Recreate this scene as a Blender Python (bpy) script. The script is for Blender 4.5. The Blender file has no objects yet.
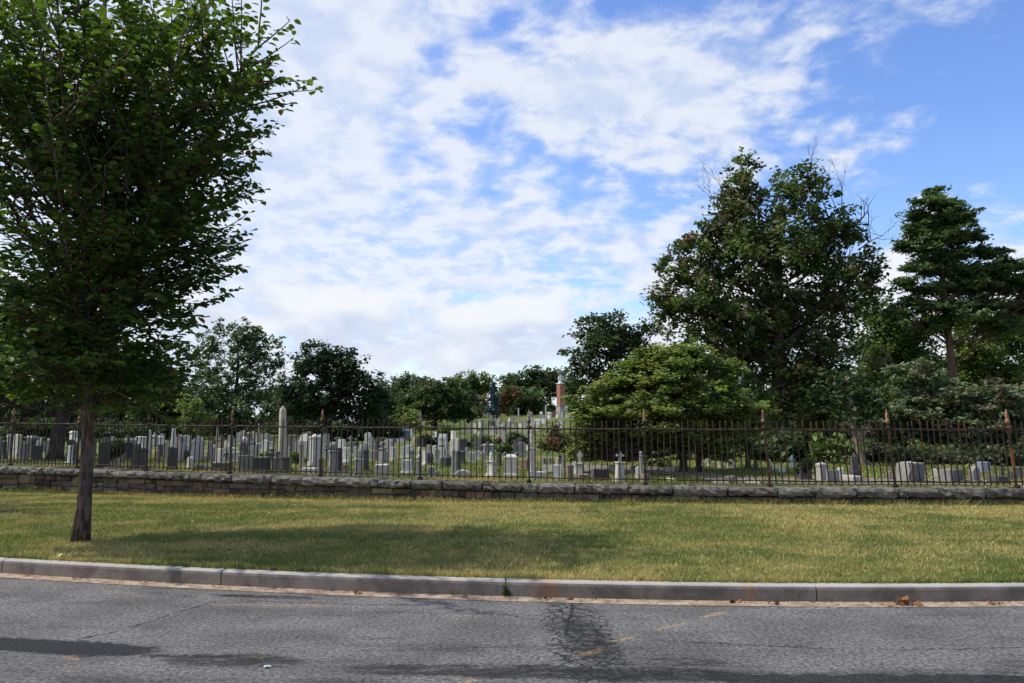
import bpy, bmesh, math, random
import numpy as np
from mathutils import Vector, Matrix
C = bpy.context
S = C.scene
rng = np.random.default_rng(7)
random.seed(7)
# ------------------------------------------------------------------ camera
F = 788.0; CX, CY = 512.0, 341.5; HOR = 429.0
PITCH = math.atan((HOR-CY)/F); EYE = 1.6
cam = bpy.data.cameras.new('camera'); camo = bpy.data.objects.new('camera', cam)
S.collection.objects.link(camo); S.camera = camo
camo.location = (0, 0, EYE); camo.rotation_euler = (math.pi/2+PITCH, 0, 0)
cam.sensor_width = 36; cam.lens = 36*F/1024; cam.clip_start = .05; cam.clip_end = 6000
S.render.resolution_x = 1024; S.render.resolution_y = 683
# ------------------------------------------------------------------ view
S.view_settings.view_transform = 'Standard'; S.view_settings.look = 'None'
S.view_settings.exposure = 0.0; S.view_settings.gamma = 1
# ------------------------------------------------------------------ sun
SUN_EL = math.radians(55.5)
sx, sy = -0.99, 0.09
n_ = math.hypot(sx, sy); sx /= n_; sy /= n_
sun_dir = Vector((sx*math.cos(SUN_EL), sy*math.cos(SUN_EL), math.sin(SUN_EL)))
sl = bpy.data.lights.new('sun', 'SUN'); sl.energy = 4.6; sl.angle = math.radians(.6); sl.color = (1, .955, .88)
so = bpy.data.objects.new('sun', sl); S.collection.objects.link(so)
so.rotation_euler = sun_dir.to_track_quat('Z', 'Y').to_euler(); so.location = sun_dir*50
# ------------------------------------------------------------------ world
W = bpy.data.worlds.new('World'); S.world = W; W.use_nodes = True
nt = W.node_tree; nt.nodes.clear()
class NT:
    """tiny helper for node trees"""
    def __init__(s, tree): s.t = tree
    def n(s, typ, ins=None, **kw):
        nd = s.t.nodes.new(typ)
        for k, v in kw.items(): setattr(nd, k, v)
        if ins:
            for k, v in ins.items():
                if isinstance(v, bpy.types.NodeSocket): s.t.links.new(v, nd.inputs[k])
                else: nd.inputs[k].default_value = v
        return nd
    def math(s, op, a, b=0.0, c=None, clamp=False):
        ins = {0: a, 1: b}
        if c is not None: ins[2] = c
        return s.n('ShaderNodeMath', ins, operation=op, use_clamp=clamp).outputs[0]
    def mix(s, f, a, b):
        nd = s.n('ShaderNodeMix', None, data_type='RGBA')
        for i, v in ((0, f), (6, a), (7, b)):
            if isinstance(v, bpy.types.NodeSocket): s.t.links.new(v, nd.inputs[i])
            else: nd.inputs[i].default_value = v if i == 0 else (tuple(v)+(1,))[:4]
        return nd.outputs[2]
    def noise(s, vec, scale, detail=5, rough=.55, out='Fac', dist=0.0):
        ins = {'Scale': scale, 'Detail': detail, 'Roughness': rough, 'Distortion': dist}
        if vec is not None: ins['Vector'] = vec
        return s.n('ShaderNodeTexNoise', ins).outputs[out]
    def ss(s, v, a, b, lo=0.0, hi=1.0):
        return s.n('ShaderNodeMapRange', {'Value': v, 'From Min': a, 'From Max': b, 'To Min': lo, 'To Max': hi}, interpolation_type='SMOOTHSTEP').outputs[0]
    def comb(s, x, y, z): return s.n('ShaderNodeCombineXYZ', {0: x, 1: y, 2: z}).outputs[0]
w = NT(nt)
sky = w.n('ShaderNodeTexSky', sky_type='NISHITA', sun_disc=False, sun_elevation=SUN_EL, sun_rotation=math.atan2(sx, sy),
          altitude=50, air_density=1.0, dust_density=.6, ozone_density=2.2)
skyc = w.n('ShaderNodeHueSaturation', {'Hue': .512, 'Saturation': 1.18, 'Value': 2.3, 'Color': sky.outputs[0]}).outputs[0]
gen = w.n('ShaderNodeTexCoord').outputs['Generated']
sep = w.n('ShaderNodeSeparateXYZ', {0: gen})
dx, dy, dz = sep.outputs
dzc = w.math('MAXIMUM', dz, 0.0)
inv = w.math('DIVIDE', 1.0, w.math('ADD', dzc, .24))
pl = w.comb(w.math('MULTIPLY', dx, inv), w.math('MULTIPLY', dy, inv), 0.0)
# high mottled cloud sheet (a real layer: projected on a plane overhead)
def off(v, x, y, z): return w.n('ShaderNodeVectorMath', {0: v, 1: (x, y, z)}, operation='ADD').outputs[0]
az = w.math('DIVIDE', dx, w.math('MAXIMUM', dy, .05))      # tangent of azimuth, right positive
az = w.math('MAXIMUM', w.math('MINIMUM', az, 2.0), -2.0)
big = w.noise(off(pl, 3.1, 1.7, 0), 2.1, 8, .58, dist=.35)
fine = w.noise(off(pl, 0, .4, 2), 11.0, 6, .56, dist=.2)
lay = w.math('ADD', w.math('MULTIPLY', big, .66), w.math('MULTIPLY', fine, .34))
cov = w.math('SUBTRACT', w.ss(az, -.60, .62, .145, -.030), w.math('MULTIPLY', w.ss(dz, .20, .48), w.ss(az, .10, .6, 0.0, .02)))
cov = w.math('ADD', cov, w.math('MULTIPLY', w.ss(az, .22, .02, 0.0, .03), w.ss(dz, .3, .46)))
lay = w.math('ADD', lay, cov)
m1 = w.ss(lay, .44, .60)
# low cumulus with towers, near the horizon
vc = w.comb(az, w.math('MULTIPLY', dz, 1.75), 7.3)
cu = w.noise(vc, 5.2, 10, .52, dist=.10)
cu = w.math('ADD', cu, w.ss(dz, .04, .38, .115, -.27))
cu = w.math('ADD', cu, w.ss(az, -.3, .5, -.02, .10))
m2 = w.ss(cu, .515, .60)
# shading of the clouds: blue grey bellies, white tops
sh1 = w.noise(vc, 5.2, 6, .52, dist=.10); sh2 = w.noise(off(vc, -.02, .05, 0), 5.2, 6, .52, dist=.10)
rim = w.math('SUBTRACT', sh1, sh2)
shv = w.math('ADD', w.math('MULTIPLY', rim, 2.0), w.noise(off(vc, 2, 1, 1), 6.5, 7, .58))
c2 = w.mix(w.ss(w.math('ADD', shv, w.math('MULTIPLY', w.math('SUBTRACT', cu, .6), .5)), .16, .74), (6.3, 7.1, 8.9), (9.2, 9.4, 9.9))
c1 = w.mix(w.ss(fine, .36, .62), (6.5, 7.4, 9.2), (8.7, 9.1, 9.8))
col = w.mix(w.math('MULTIPLY', m1, .88), skyc, c1)
col = w.mix(w.math('MULTIPLY', m2, .93), col, c2)
col = w.mix(w.ss(dz, 0.02, .12, .45, 0.0), col, (7.6, 8.2, 9.3))
bg = w.n('ShaderNodeBackground', {'Color': col, 'Strength': .10})
nt.links.new(bg.outputs[0], w.n('ShaderNodeOutputWorld').inputs[0])
# ================================================================== helpers
cp, sp = math.cos(PITCH), math.sin(PITCH)
def at(px, py, Y):
    """world point on the sight line of a picture position, at distance Y from the camera plane"""
    u = (CY-py)/F
    vy = cp-u*sp; vz = sp+u*cp; k = Y/vy
    return Vector(((px-CX)/F*k, Y, EYE+vz*k))
def ray(px, py):
    u = (CY-py)/F
    return Vector(((px-CX)/F, cp-u*sp, sp+u*cp))
# posts of the fence in plan
POSTPX = [(16,22.3),(84.5,21.6),(154.5,20.9),(232,19.7),(322,18.9),(420.7,18.1),(529,17.5),(644,17.0),(764.5,16.75),(887,16.5),(1008,16.35)]
PP = [((px-CX)/F*Y, Y) for px, Y in POSTPX]
PP = [(PP[0][0]-2.45, PP[0][1]+.75)]+PP+[(PP[-1][0]+2.45, PP[-1][1]-.05)]
_wx = np.array([p[0] for p in PP]); _wy = np.array([p[1] for p in PP])
_wc = np.polyfit(_wx, _wy, 3)
def wall_y(x):
    a, b = _wx[0], _wx[-1]
    if x < a: return float(np.polyval(_wc, a)-.36*(x-a))
    if x > b: return float(np.polyval(_wc, b))
    return float(np.polyval(_wc, x))
def walltop(x):  return float(np.interp(x, [-18,-14,-9.5,-4.5,0,5,11], [.62,.58,.52,.47,.43,.41,.41]))
def lawn_w(x):   return float(np.interp(x, [-18,-14,-7,-2,3,11], [-.18,-.14,-.08,-.02,.05,.08]))
_kd = [(0,557,),(115,563.5),(229,568.3),(340,572.7),(506,578),(600,580.5),(680,581.8),(850,582.3),(1024,582.3)]
_k = []
for px, py in _kd:
    r = ray(px, py); k = (.15-EYE)/r.z; _k.append((r.x*k, r.y*k))
_kx = np.array([a for a, b in _k]); _ky = np.array([b for a, b in _k]); _kc = np.polyfit(_kx, _ky, 3)
def kerb_y(x):
    a, b = _kx[0], _kx[-1]
    d = np.polyder(_kc)
    if x < a: return float(np.polyval(_kc, a)+np.polyval(d, a)*(x-a))
    if x > b: return float(np.polyval(_kc, b)+np.polyval(d, b)*(x-b)*.5)
    return float(np.polyval(_kc, x))
def cem_z(x, y):
    w0 = walltop(x)-.03
    t = y-wall_y(x)
    base = w0+(.47-w0)*min(1, max(0, t/6))
    base += .005*max(0, t-2)
    s = max(0, y-58); s = min(s, 110); rise = .058*s*s/(s+14)*(.12+.88*math.exp(-((x-3)/24)**2))
    return base+rise
def lawn_z(x, y):
    k, wl = kerb_y(x), wall_y(x)
    t = min(1, max(0, (y-k)/(wl-k)))
    return .145*(1-t)+lawn_w(x)*t+.03*math.sin(t*math.pi)
def gz(x, y): return cem_z(x, y) if y > wall_y(x) else lawn_z(x, y)
def onground(px, py):
    r = ray(px, py); Y = 17.0
    while Y < 160:
        p = Vector((r.x/r.y*Y, Y, EYE+r.z/r.y*Y))
        if Y > wall_y(p.x)+.5 and p.z <= cem_z(p.x, Y): return p
        Y += .1
    return None
def tag(o, label=None, cat=None, group=None, kind=None):
    if label: o['label'] = label
    if cat: o['category'] = cat
    if group: o['group'] = group
    if kind: o['kind'] = kind
    return o
def empty(name, loc, rz=0, label=None, cat=None, group=None):
    o = bpy.data.objects.new(name, None); S.collection.objects.link(o)
    o.location = loc; o.rotation_euler.z = rz; o.empty_display_size = .2
    return tag(o, label, cat, group)
def link(name, me, m, parent=None):
    if m and not me.materials: me.materials.append(m)
    o = bpy.data.objects.new(name, me); S.collection.objects.link(o)
    if parent: o.parent = parent
    return o
def npmesh(name, V, Fc, col=None, smooth=False, k=4):
    """V (n,3) array, Fc (m,k) array"""
    me = bpy.data.meshes.new(name)
    V = np.ascontiguousarray(V, dtype=np.float32); Fc = np.ascontiguousarray(Fc, dtype=np.int32)
    k = Fc.shape[1]
    me.vertices.add(len(V)); me.vertices.foreach_set('co', V.ravel())
    me.loops.add(Fc.size); me.loops.foreach_set('vertex_index', Fc.ravel())
    me.polygons.add(len(Fc)); me.polygons.foreach_set('loop_start', np.arange(0, Fc.size, k, dtype=np.int32))
    if smooth: me.polygons.foreach_set('use_smooth', np.ones(len(Fc), dtype=bool))
    me.update(calc_edges=True)
    if col is not None:
        a = me.color_attributes.new('Col', 'FLOAT_COLOR', 'POINT')
        cc = np.ones((len(V), 4), dtype=np.float32); cc[:, :3] = col
        a.data.foreach_set('color', cc.ravel())
    return me
class MB:
    """collects quads into one mesh"""
    def __init__(s): s.v = []; s.f = []; s.c = []
    def add(s, vs, fs, col=(1, 1, 1)):
        b = len(s.v); s.v += [tuple(v) for v in vs]; s.c += [col]*len(vs)
        s.f += [tuple(b+i for i in f) for f in fs]
    def box(s, c, d, rz=0, col=(1, 1, 1), taper=1.0, M=None):
        x, y, z = d[0]/2, d[1]/2, d[2]/2
        vs = []
        for zz, t in ((-z, 1.0), (z, taper)):
            for a, b in ((-x, -y), (x, -y), (x, y), (-x, y)): vs.append(Vector((a*t, b*t, zz)))
        R = Matrix.Rotation(rz, 3, 'Z')
        vs = [R@v+Vector(c) for v in vs]
        if M: vs = [M@v for v in vs]
        s.add(vs, [(3,2,1,0),(4,5,6,7),(0,1,5,4),(1,2,6,5),(2,3,7,6),(3,0,4,7)], col)
    def lathe(s, prof, c=(0, 0, 0), n=14, col=(1, 1, 1), rot=0):
        vs = []; fs = []
        for r, z in prof:
            for i in range(n):
                a = rot+2*math.pi*i/n; vs.append((c[0]+r*math.cos(a), c[1]+r*math.sin(a), c[2]+z))
        for j in range(len(prof)-1):
            for i in range(n):
                fs.append((j*n+i, j*n+(i+1) % n, (j+1)*n+(i+1) % n, (j+1)*n+i))
        fs.append(tuple(reversed(range(n)))); fs.append(tuple((len(prof)-1)*n+i for i in range(n)))
        s.add(vs, fs, col)
    def prism(s, pts, y0, y1, col=(1, 1, 1)):
        """outline in x,z extruded along y"""
        n = len(pts)
        vs = [(x, y0, z) for x, z in pts]+[(x, y1, z) for x, z in pts]
        fs = [tuple(range(n)), tuple(reversed(range(n, 2*n)))]
        fs += [((i+1) % n, i, n+i, n+(i+1) % n) for i in range(n)]
        s.add(vs, fs, col)
    def tube(s, pts, rad, n=5, col=(1, 1, 1)):
        if len(pts) < 2: return
        vs = []; fs = []
        up = Vector((.13, .31, .94))
        for i, p in enumerate(pts):
            p = Vector(p)
            d = (Vector(pts[min(i+1, len(pts)-1)])-Vector(pts[max(i-1, 0)]))
            if d.length < 1e-6: d = Vector((0, 0, 1))
            d.normalize()
            ref = up if abs(d.z) < .9 else Vector((1, 0, 0))
            a = d.cross(ref).normalized(); b = d.cross(a)
            for k in range(n):
                t = 2*math.pi*k/n; vs.append(p+(a*math.cos(t)+b*math.sin(t))*rad[i])
        for i in range(len(pts)-1):
            for k in range(n):
                fs.append((i*n+k, i*n+(k+1) % n, (i+1)*n+(k+1) % n, (i+1)*n+k))
        fs.append(tuple(range(n))); fs.append(tuple(reversed([(len(pts)-1)*n+k for k in range(n)])))
        s.add(vs, fs, col)
    def build(s, name, m, parent=None, smooth=False, bevel=0, usecol=True):
        me = bpy.data.meshes.new(name); me.from_pydata(s.v, [], s.f)
        bm = bmesh.new(); bm.from_mesh(me)
        if bevel:
            bmesh.ops.bevel(bm, geom=[e for e in bm.edges if e.is_manifold and e.calc_face_angle(0) > .5], offset=bevel, segments=2, affect='EDGES', profile=.5)
        bmesh.ops.recalc_face_normals(bm, faces=bm.faces)
        if smooth:
            for f in bm.faces: f.smooth = True
        bm.to_mesh(me); bm.free()
        if usecol and not bevel:
            a = me.color_attributes.new('Col', 'FLOAT_COLOR', 'POINT')
            cc = np.ones((len(s.v), 4), dtype=np.float32); cc[:, :3] = np.array(s.c)[:, :3]
            a.data.foreach_set('color', cc.ravel())
        return link(name, me, m, parent)
# ================================================================== materials
def newmat(name):
    m = bpy.data.materials.new(name); m.use_nodes = True; m.node_tree.nodes.clear()
    return m, NT(m.node_tree)
def finish(m, t, color, rough=.8, bump=None, bstr=.3, bdist=.02, spec=.3, trans=0.0, metal=0.0):
    ins = {'Base Color': color, 'Roughness': rough, 'Specular IOR Level': spec, 'Metallic': metal}
    b = t.n('ShaderNodeBsdfPrincipled', ins)
    if bump is not None:
        bn = t.n('ShaderNodeBump', {'Strength': bstr, 'Distance': bdist, 'Height': bump})
        m.node_tree.links.new(bn.outputs[0], b.inputs['Normal'])
    out = b.outputs[0]
    if trans > 0:
        tr = t.n('ShaderNodeBsdfTranslucent')
        tc = t.n('ShaderNodeHueSaturation', {'Hue': .485, 'Saturation': 1.15, 'Value': 1.25, 'Color': color})
        m.node_tree.links.new(tc.outputs[0], tr.inputs[0])
        out = t.n('ShaderNodeMixShader', {0: trans, 1: b.outputs[0], 2: tr.outputs[0]}).outputs[0]
    m.node_tree.links.new(out, t.n('ShaderNodeOutputMaterial').inputs[0])
    return m
def pos(t): return t.n('ShaderNodeNewGeometry').outputs['Position']
def vcol(t): return t.n('ShaderNodeVertexColor', None, layer_name='Col').outputs[0]
def mul(t, a, b): 
    nd = t.n('ShaderNodeMix', None, data_type='RGBA', blend_type='MULTIPLY'); nd.inputs[0].default_value = 1
    for i, v in ((6, a), (7, b)):
        if isinstance(v, bpy.types.NodeSocket): t.t.links.new(v, nd.inputs[i])
        else: nd.inputs[i].default_value = tuple(v)+(1,)
    return nd.outputs[2]
def grey(t, f, lo, hi):
    v = t.n('ShaderNodeMapRange', {'Value': f, 'From Min': .25, 'From Max': .75, 'To Min': lo, 'To Max': hi}).outputs[0]
    return t.comb(v, v, v)
def leafmat(name, trans=.3, rough=.55, spec=.35):
    m, t = newmat(name)
    return finish(m, t, vcol(t), rough, spec=spec, trans=trans)
M_leaf = leafmat('leaf', .36, .6, .25); M_leaf_near = leafmat('leaf_near', .42, .5, .3); M_needle = leafmat('needle', .30, .6)
M_grassblade = leafmat('grass_blade', .25, .7, .2)
def bark(name, c1, c2, scale=14):
    m, t = newmat(name); p = pos(t)
    st = t.n('ShaderNodeMapping', {'Vector': p, 'Scale': (1, 1, .22)}).outputs[0]
    n = t.noise(st, scale, 6, .65); n2 = t.noise(p, 2.2, 3)
    c = t.mix(t.ss(n, .35, .65), c1, c2); c = mul(t, c, grey(t, n2, .75, 1.3))
    return finish(m, t, c, .9, n, .9, .03, .15)
M_bark = bark('bark_dark', (.028, .022, .018), (.085, .07, .058)); M_bark_young = bark('bark_young', (.035, .026, .020), (.17, .125, .095), 22)
M_bark_red = bark('bark_reddish', (.05, .03, .022), (.16, .10, .075)); M_bark_pale = bark('bark_pale', (.12, .085, .06), (.36, .27, .2))
# ground
m, t = newmat('turf'); p = pos(t)
a = t.noise(p, .42, 4, .6, dist=.4); b = t.noise(p, 2.1, 5, .6); c = t.noise(p, 22, 4, .7); d = t.noise(t.n('ShaderNodeMapping', {'Vector': p, 'Scale': (.25, 1.2, 1)}).outputs[0], 1.1, 5, .6)
f = t.math('ADD', t.math('MULTIPLY', a, .45), t.math('ADD', t.math('MULTIPLY', b, .25), t.math('MULTIPLY', d, .3)))
cg = t.mix(t.ss(f, .42, .58), (.060, .085, .020), (.21, .175, .062))
cg = mul(t, cg, grey(t, c, .6, 1.35))
M_turf = finish(m, t, cg, .95, c, .5, .03, .1)
m, t = newmat('cemetery_turf'); p = pos(t)
a = t.noise(p, .16, 4, .6, dist=.4); b = t.noise(p, 1.1, 5, .6); c = t.noise(p, 14, 4, .7)
cg = t.mix(t.ss(t.math('ADD', t.math('MULTIPLY', a, .6), t.math('MULTIPLY', b, .4)), .42, .60), (.050, .085, .018), (.155, .150, .040))
M_green = finish(m, t, mul(t, cg, grey(t, c, .6, 1.35)), .95, c, .5, .03, .1)
# asphalt
m, t = newmat('asphalt'); p = pos(t)
g1 = t.noise(p, 31, 6, .92); g2 = t.noise(p, 1.3, 5, .6); g3 = t.n('ShaderNodeTexVoronoi', {'Vector': p, 'Scale': 60.0}).outputs['Distance']
wob = t.noise(p, 3.2, 5, .65, out='Color'); wob2 = t.noise(p, 11, 4, .7, out='Color')
pw = t.n('ShaderNodeVectorMath', {0: p, 1: t.n('ShaderNodeVectorMath', {0: wob, 1: (.5, .5, .5)}, operation='SUBTRACT').outputs[0]}, operation='ADD')
pw.operation = 'MULTIPLY_ADD'; m.node_tree.links.new(t.n('ShaderNodeVectorMath', {0: wob, 1: (.5, .5, .5)}, operation='SUBTRACT').outputs[0], pw.inputs[0]); pw.inputs[1].default_value = (.36, .36, 0); m.node_tree.links.new(p, pw.inputs[2])
pw = pw.outputs[0]
pf = t.n('ShaderNodeVectorMath', None, operation='MULTIPLY_ADD')
m.node_tree.links.new(t.n('ShaderNodeVectorMath', {0: wob2, 1: (.5, .5, .5)}, operation='SUBTRACT').outputs[0], pf.inputs[0]); pf.inputs[1].default_value = (.14, .14, 0); m.node_tree.links.new(pw, pf.inputs[2]); pf = pf.outputs[0]
def rd(px, py):
    r = ray(px, py); k = -EYE/r.z; return (r.x*k, r.y*k)
def blob(x0, y0, x1, y1, wd, soft=.5, vec=None, ext=.0):
    """mask along a stroke between two picture positions on the road, half width wd metres"""
    a, b = rd(x0, y0), rd(x1, y1)
    L = math.hypot(b[0]-a[0], b[1]-a[1])/2+ext; ang = math.atan2(b[1]-a[1], b[0]-a[0])
    mp = t.n('ShaderNodeMapping', {'Vector': vec or pf, 'Location': ((a[0]+b[0])/2, (a[1]+b[1])/2, 0), 'Rotation': (0, 0, ang), 'Scale': (L, wd, 1)}, vector_type='TEXTURE')
    s_ = t.n('ShaderNodeSeparateXYZ', {0: mp.outputs[0]})
    r2 = t.math('ADD', t.math('POWER', t.math('ABSOLUTE', s_.outputs[0]), 4.0), t.math('POWER', t.math('ABSOLUTE', s_.outputs[1]), 2.0))
    return t.ss(r2, 1.0, 1.0-soft)
def mx(*ms):
    r = ms[0]
    for q in ms[1:]: r = t.math('MAXIMUM', r, q)
    return r
base = t.mix(t.ss(g2, .35, .65), (.110, .105, .100), (.163, .155, .148))
grain = t.math('MULTIPLY', t.ss(g1, .40, .60), 1.0)
base = mul(t, base, t.comb(*[t.n('ShaderNodeMapRange', {'Value': grain, 'To Min': .30, 'To Max': 1.70}).outputs[0]]*3))
peb = t.ss(g3, .10, .32)
base = mul(t, base, t.comb(*[t.n('ShaderNodeMapRange', {'Value': peb, 'To Min': 1.25, 'To Max': .9}).outputs[0]]*3))
stv = t.n('ShaderNodeMapping', {'Vector': pw, 'Scale': (.45, 2.0, 1)}).outputs[0]
streak = t.ss(t.noise(stv, 1.3, 7, .68), .47, .68)
nearm = t.ss(t.n('ShaderNodeSeparateXYZ', {0: pw}).outputs[1], 6.3, 4.6)
base = mul(t, base, t.comb(*[t.math('SUBTRACT', 1.0, t.math('MULTIPLY', streak, t.n('ShaderNodeMapRange', {'Value': nearm, 'To Min': .28, 'To Max': .62}).outputs[0]))]*3))
wear_and_dark = mx(t.math('MULTIPLY', blob(150, 658, 320, 662, .20, .9), .85), t.math('MULTIPLY', blob(575, 615, 605, 668, .30, 1.0), .75), t.math('MULTIPLY', blob(690, 679, 1080, 679, .12, .6), 1.6), t.math('MULTIPLY', blob(0, 655, 420, 664, .10, .9), .4), t.math('MULTIPLY', blob(300, 668, 800, 676, .22, .9), .85), t.math('MULTIPLY', blob(480, 645, 640, 650, .16, .9), .5),
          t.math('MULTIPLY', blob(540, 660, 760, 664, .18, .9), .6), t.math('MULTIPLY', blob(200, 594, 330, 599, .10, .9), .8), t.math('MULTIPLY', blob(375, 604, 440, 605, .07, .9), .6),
          t.math('MULTIPLY', blob(340, 636, 420, 640, .05, 1.0), .5), t.math('MULTIPLY', blob(690, 676, 1060, 672, .16, .9), .55), t.math('MULTIPLY', blob(140, 592, 210, 598, .08, .9), .5))  # worn patches, plus plain darker strips along the lower right of the road
spk = t.ss(t.noise(p, 9, 6, .75), .36, .56)
wm = t.math('MULTIPLY', t.ss(t.math('ADD', wear_and_dark, t.math('MULTIPLY', t.math('SUBTRACT', t.noise(stv, 7, 8, .82), .5), 3.0)), .25, 1.0), t.ss(wear_and_dark, .02, .6))
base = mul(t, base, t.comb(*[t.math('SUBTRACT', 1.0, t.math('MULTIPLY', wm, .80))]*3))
ragn = t.noise(t.n('ShaderNodeMapping', {'Vector': p, 'Scale': (.6, 1.6, 1)}).outputs[0], 9, 7, .8)
tar = t.ss(t.math('ADD', mx(blob(-60, 640, 165, 653, .24, 1.0, ext=.1), t.math('MULTIPLY', blob(120, 655, 250, 657, .07, 1.0), .6)), t.math('MULTIPLY', t.math('SUBTRACT', ragn, .5), 2.0)), .36, .70)
base = t.mix(t.math('MULTIPLY', tar, .96), base, mul(t, (.013, .013, .015), t.comb(*[t.n('ShaderNodeMapRange', {'Value': grain, 'To Min': .4, 'To Max': 1.8}).outputs[0]]*3)))
crk = mx(blob(60, 644, 128, 629, .012, .6), blob(128, 629, 172, 614, .012, .6), blob(172, 614, 222, 600, .012, .6), blob(222, 600, 420, 606, .009, .8), blob(340, 611, 650, 617, .008, .8), blob(575, 598, 565, 640, .015, .6), t.math('MULTIPLY', blob(650, 640, 860, 650, .012, .8), .8), t.math('MULTIPLY', blob(860, 650, 1060, 647, .010, .8), .8), t.math('MULTIPLY', blob(430, 606, 560, 622, .010, .8), .8), t.math('MULTIPLY', blob(-20, 606, 130, 594, .010, .8), .7), t.math('MULTIPLY', blob(330, 652, 520, 646, .010, .8), .7))
vor = t.n('ShaderNodeTexVoronoi', {'Vector': pf, 'Scale': 9.5}, feature='DISTANCE_TO_EDGE').outputs['Distance']
allig = t.math('MULTIPLY', t.ss(vor, .085, .03), mx(blob(568, 600, 600, 690, .31, .5, vec=pw), t.math('MULTIPLY', blob(520, 668, 690, 676, .16, .6), .8)))
crk = mx(crk, t.math('MULTIPLY', allig, .95), t.math('MULTIPLY', t.math('MULTIPLY', t.ss(vor, .012, .0), blob(380, 664, 1100, 664, .7, .5)), .35))
base = t.mix(crk, base, (.012, .012, .013))
paint = mx(t.math('MULTIPLY', blob(200, 604, 345, 606, .045, .7), .5), t.math('MULTIPLY', blob(100, 589, 150, 597, .05, .8), .25), t.math('MULTIPLY', blob(575, 657, 605, 648, .05, .6), .4), t.math('MULTIPLY', blob(612, 642, 635, 637, .045, .9), .7),
           t.math('MULTIPLY', blob(655, 630, 690, 622, .03, .6), .6), t.math('MULTIPLY', blob(700, 618, 728, 611, .045, .9), .75), t.math('MULTIPLY', blob(460, 682, 478, 680, .03, .5), .7), t.math('MULTIPLY', blob(60, 657, 85, 659, .015, .5), .8))
base = t.mix(t.math('MULTIPLY', paint, t.ss(t.noise(p, 24, 4, .8), .38, .60)), base, (.42, .26, .10))
base = t.mix(t.math('MULTIPLY', t.math('MULTIPLY', blob(740, 608, 900, 608, .02, .7), t.ss(t.noise(p, 18, 3, .8), .48, .6)), .6), base, (.45, .46, .48))
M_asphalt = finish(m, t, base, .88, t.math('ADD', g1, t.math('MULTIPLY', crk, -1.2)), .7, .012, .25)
# concrete
m, t = newmat('concrete'); p = pos(t)
n1 = t.noise(p, 1.4, 6, .7, dist=.6); n2 = t.noise(t.n('ShaderNodeMapping', {'Vector': p, 'Scale': (1, 1, .35)}).outputs[0], 5, 6, .7); n3 = t.noise(p, 60, 3, .7)
c = t.mix(t.ss(n1, .35, .62), (.120, .100, .083), (.235, .20, .167)); c = t.mix(t.ss(n2, .52, .72, 0, .7), c, (.09, .082, .078)); c = mul(t, c, grey(t, n3, .8, 1.2))
def kb(px0, px1):
    s_ = t.n('ShaderNodeSeparateXYZ', {0: p}).outputs[0]; a_ = (px0-CX)/F*7.4; b_ = (px1-CX)/F*7.4
    return t.math('MULTIPLY', t.ss(s_, a_-.04, a_+.05), t.ss(s_, b_+.05, b_-.04))
st = t.math('MULTIPLY', t.math('MAXIMUM', kb(530, 558), kb(742, 752)), t.ss(n2, .35, .6))
c = t.mix(t.ss(t.n('ShaderNodeSeparateXYZ', {0: p}).outputs[2], .130, .146), c, mul(t, (.36, .34, .31), grey(t, n1, .75, 1.2)))
c = t.mix(t.math('MULTIPLY', st, .40), c, (.42, .17, .06))
M_concrete = finish(m, t, c, .9, n3, .4, .01, .2)
m, t = newmat('gutter_silt'); p = pos(t)
n1 = t.noise(p, 6, 6, .75); n3 = t.noise(p, 70, 3, .8)
c = t.mix(t.ss(n1, .35, .65), (.21, .145, .095), (.42, .33, .25)); c = mul(t, c, grey(t, n3, .7, 1.25))
M_gutter = finish(m, t, c, .95, n3, .4, .01, .1)
def stone_mat(name, tint=(1, 1, 1)):
    m, t = newmat(name); p = pos(t)
    n1 = t.noise(p, 3.5, 7, .7, dist=.5); n2 = t.noise(p, 38, 4, .75); n3 = t.noise(t.n('ShaderNodeMapping', {'Vector': p, 'Scale': (1, 1, .25)}).outputs[0], 7, 5, .65)
    c = mul(t, vcol(t), grey(t, n1, .62, 1.32)); c = mul(t, c, grey(t, n2, .78, 1.2))
    c = t.mix(t.ss(n3, .48, .66, 0, .75), c, (.05, .045, .038))
    return finish(m, t, c, .88, t.math('ADD', n2, n1), .5, .02, .2)
M_rock = stone_mat('rock')
def objstone(name):
    """gravestone: colour from the object, weathered"""
    m, t = newmat(name); p = pos(t)
    oc = t.n('ShaderNodeObjectInfo').outputs['Color']
    n1 = t.noise(p, 2.6, 6, .7, dist=.5); n2 = t.noise(p, 30, 4, .7); n3 = t.noise(t.n('ShaderNodeMapping', {'Vector': p, 'Scale': (1, 1, .2)}).outputs[0], 6, 5, .7)
    c = mul(t, oc, grey(t, n1, .72, 1.2)); c = mul(t, c, grey(t, n2, .85, 1.12))
    c = t.mix(t.ss(n3, .52, .74, 0, .5), c, (.10, .095, .082))
    return finish(m, t, c, .75, n2, .25, .01, .3)
M_grave = objstone('gravestone')
m, t = newmat('rusty_iron'); p = pos(t)
n1 = t.noise(p, 5, 6, .7); n2 = t.noise(p, 40, 3, .7)
oc = t.n('ShaderNodeObjectInfo').outputs['Color']
c = t.mix(t.ss(n1, .38, .64), (.028, .022, .020), oc); c = mul(t, c, grey(t, n2, .75, 1.25))
M_iron = finish(m, t, c, .75, n2, .3, .004, .3)
def plain(name, c, rough=.7, var=.15):
    m, t = newmat(name); n1 = t.noise(pos(t), 9, 5, .7)
    return finish(m, t, mul(t, c, grey(t, n1, 1-var, 1+var)), rough)
M_white = plain('white_paint', (.78, .78, .76), .5, .06); M_slate = plain('slate', (.08, .09, .11)); M_dark = plain('dark_opening', (.015, .015, .018))
m, t = newmat('brick'); p = pos(t)
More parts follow.
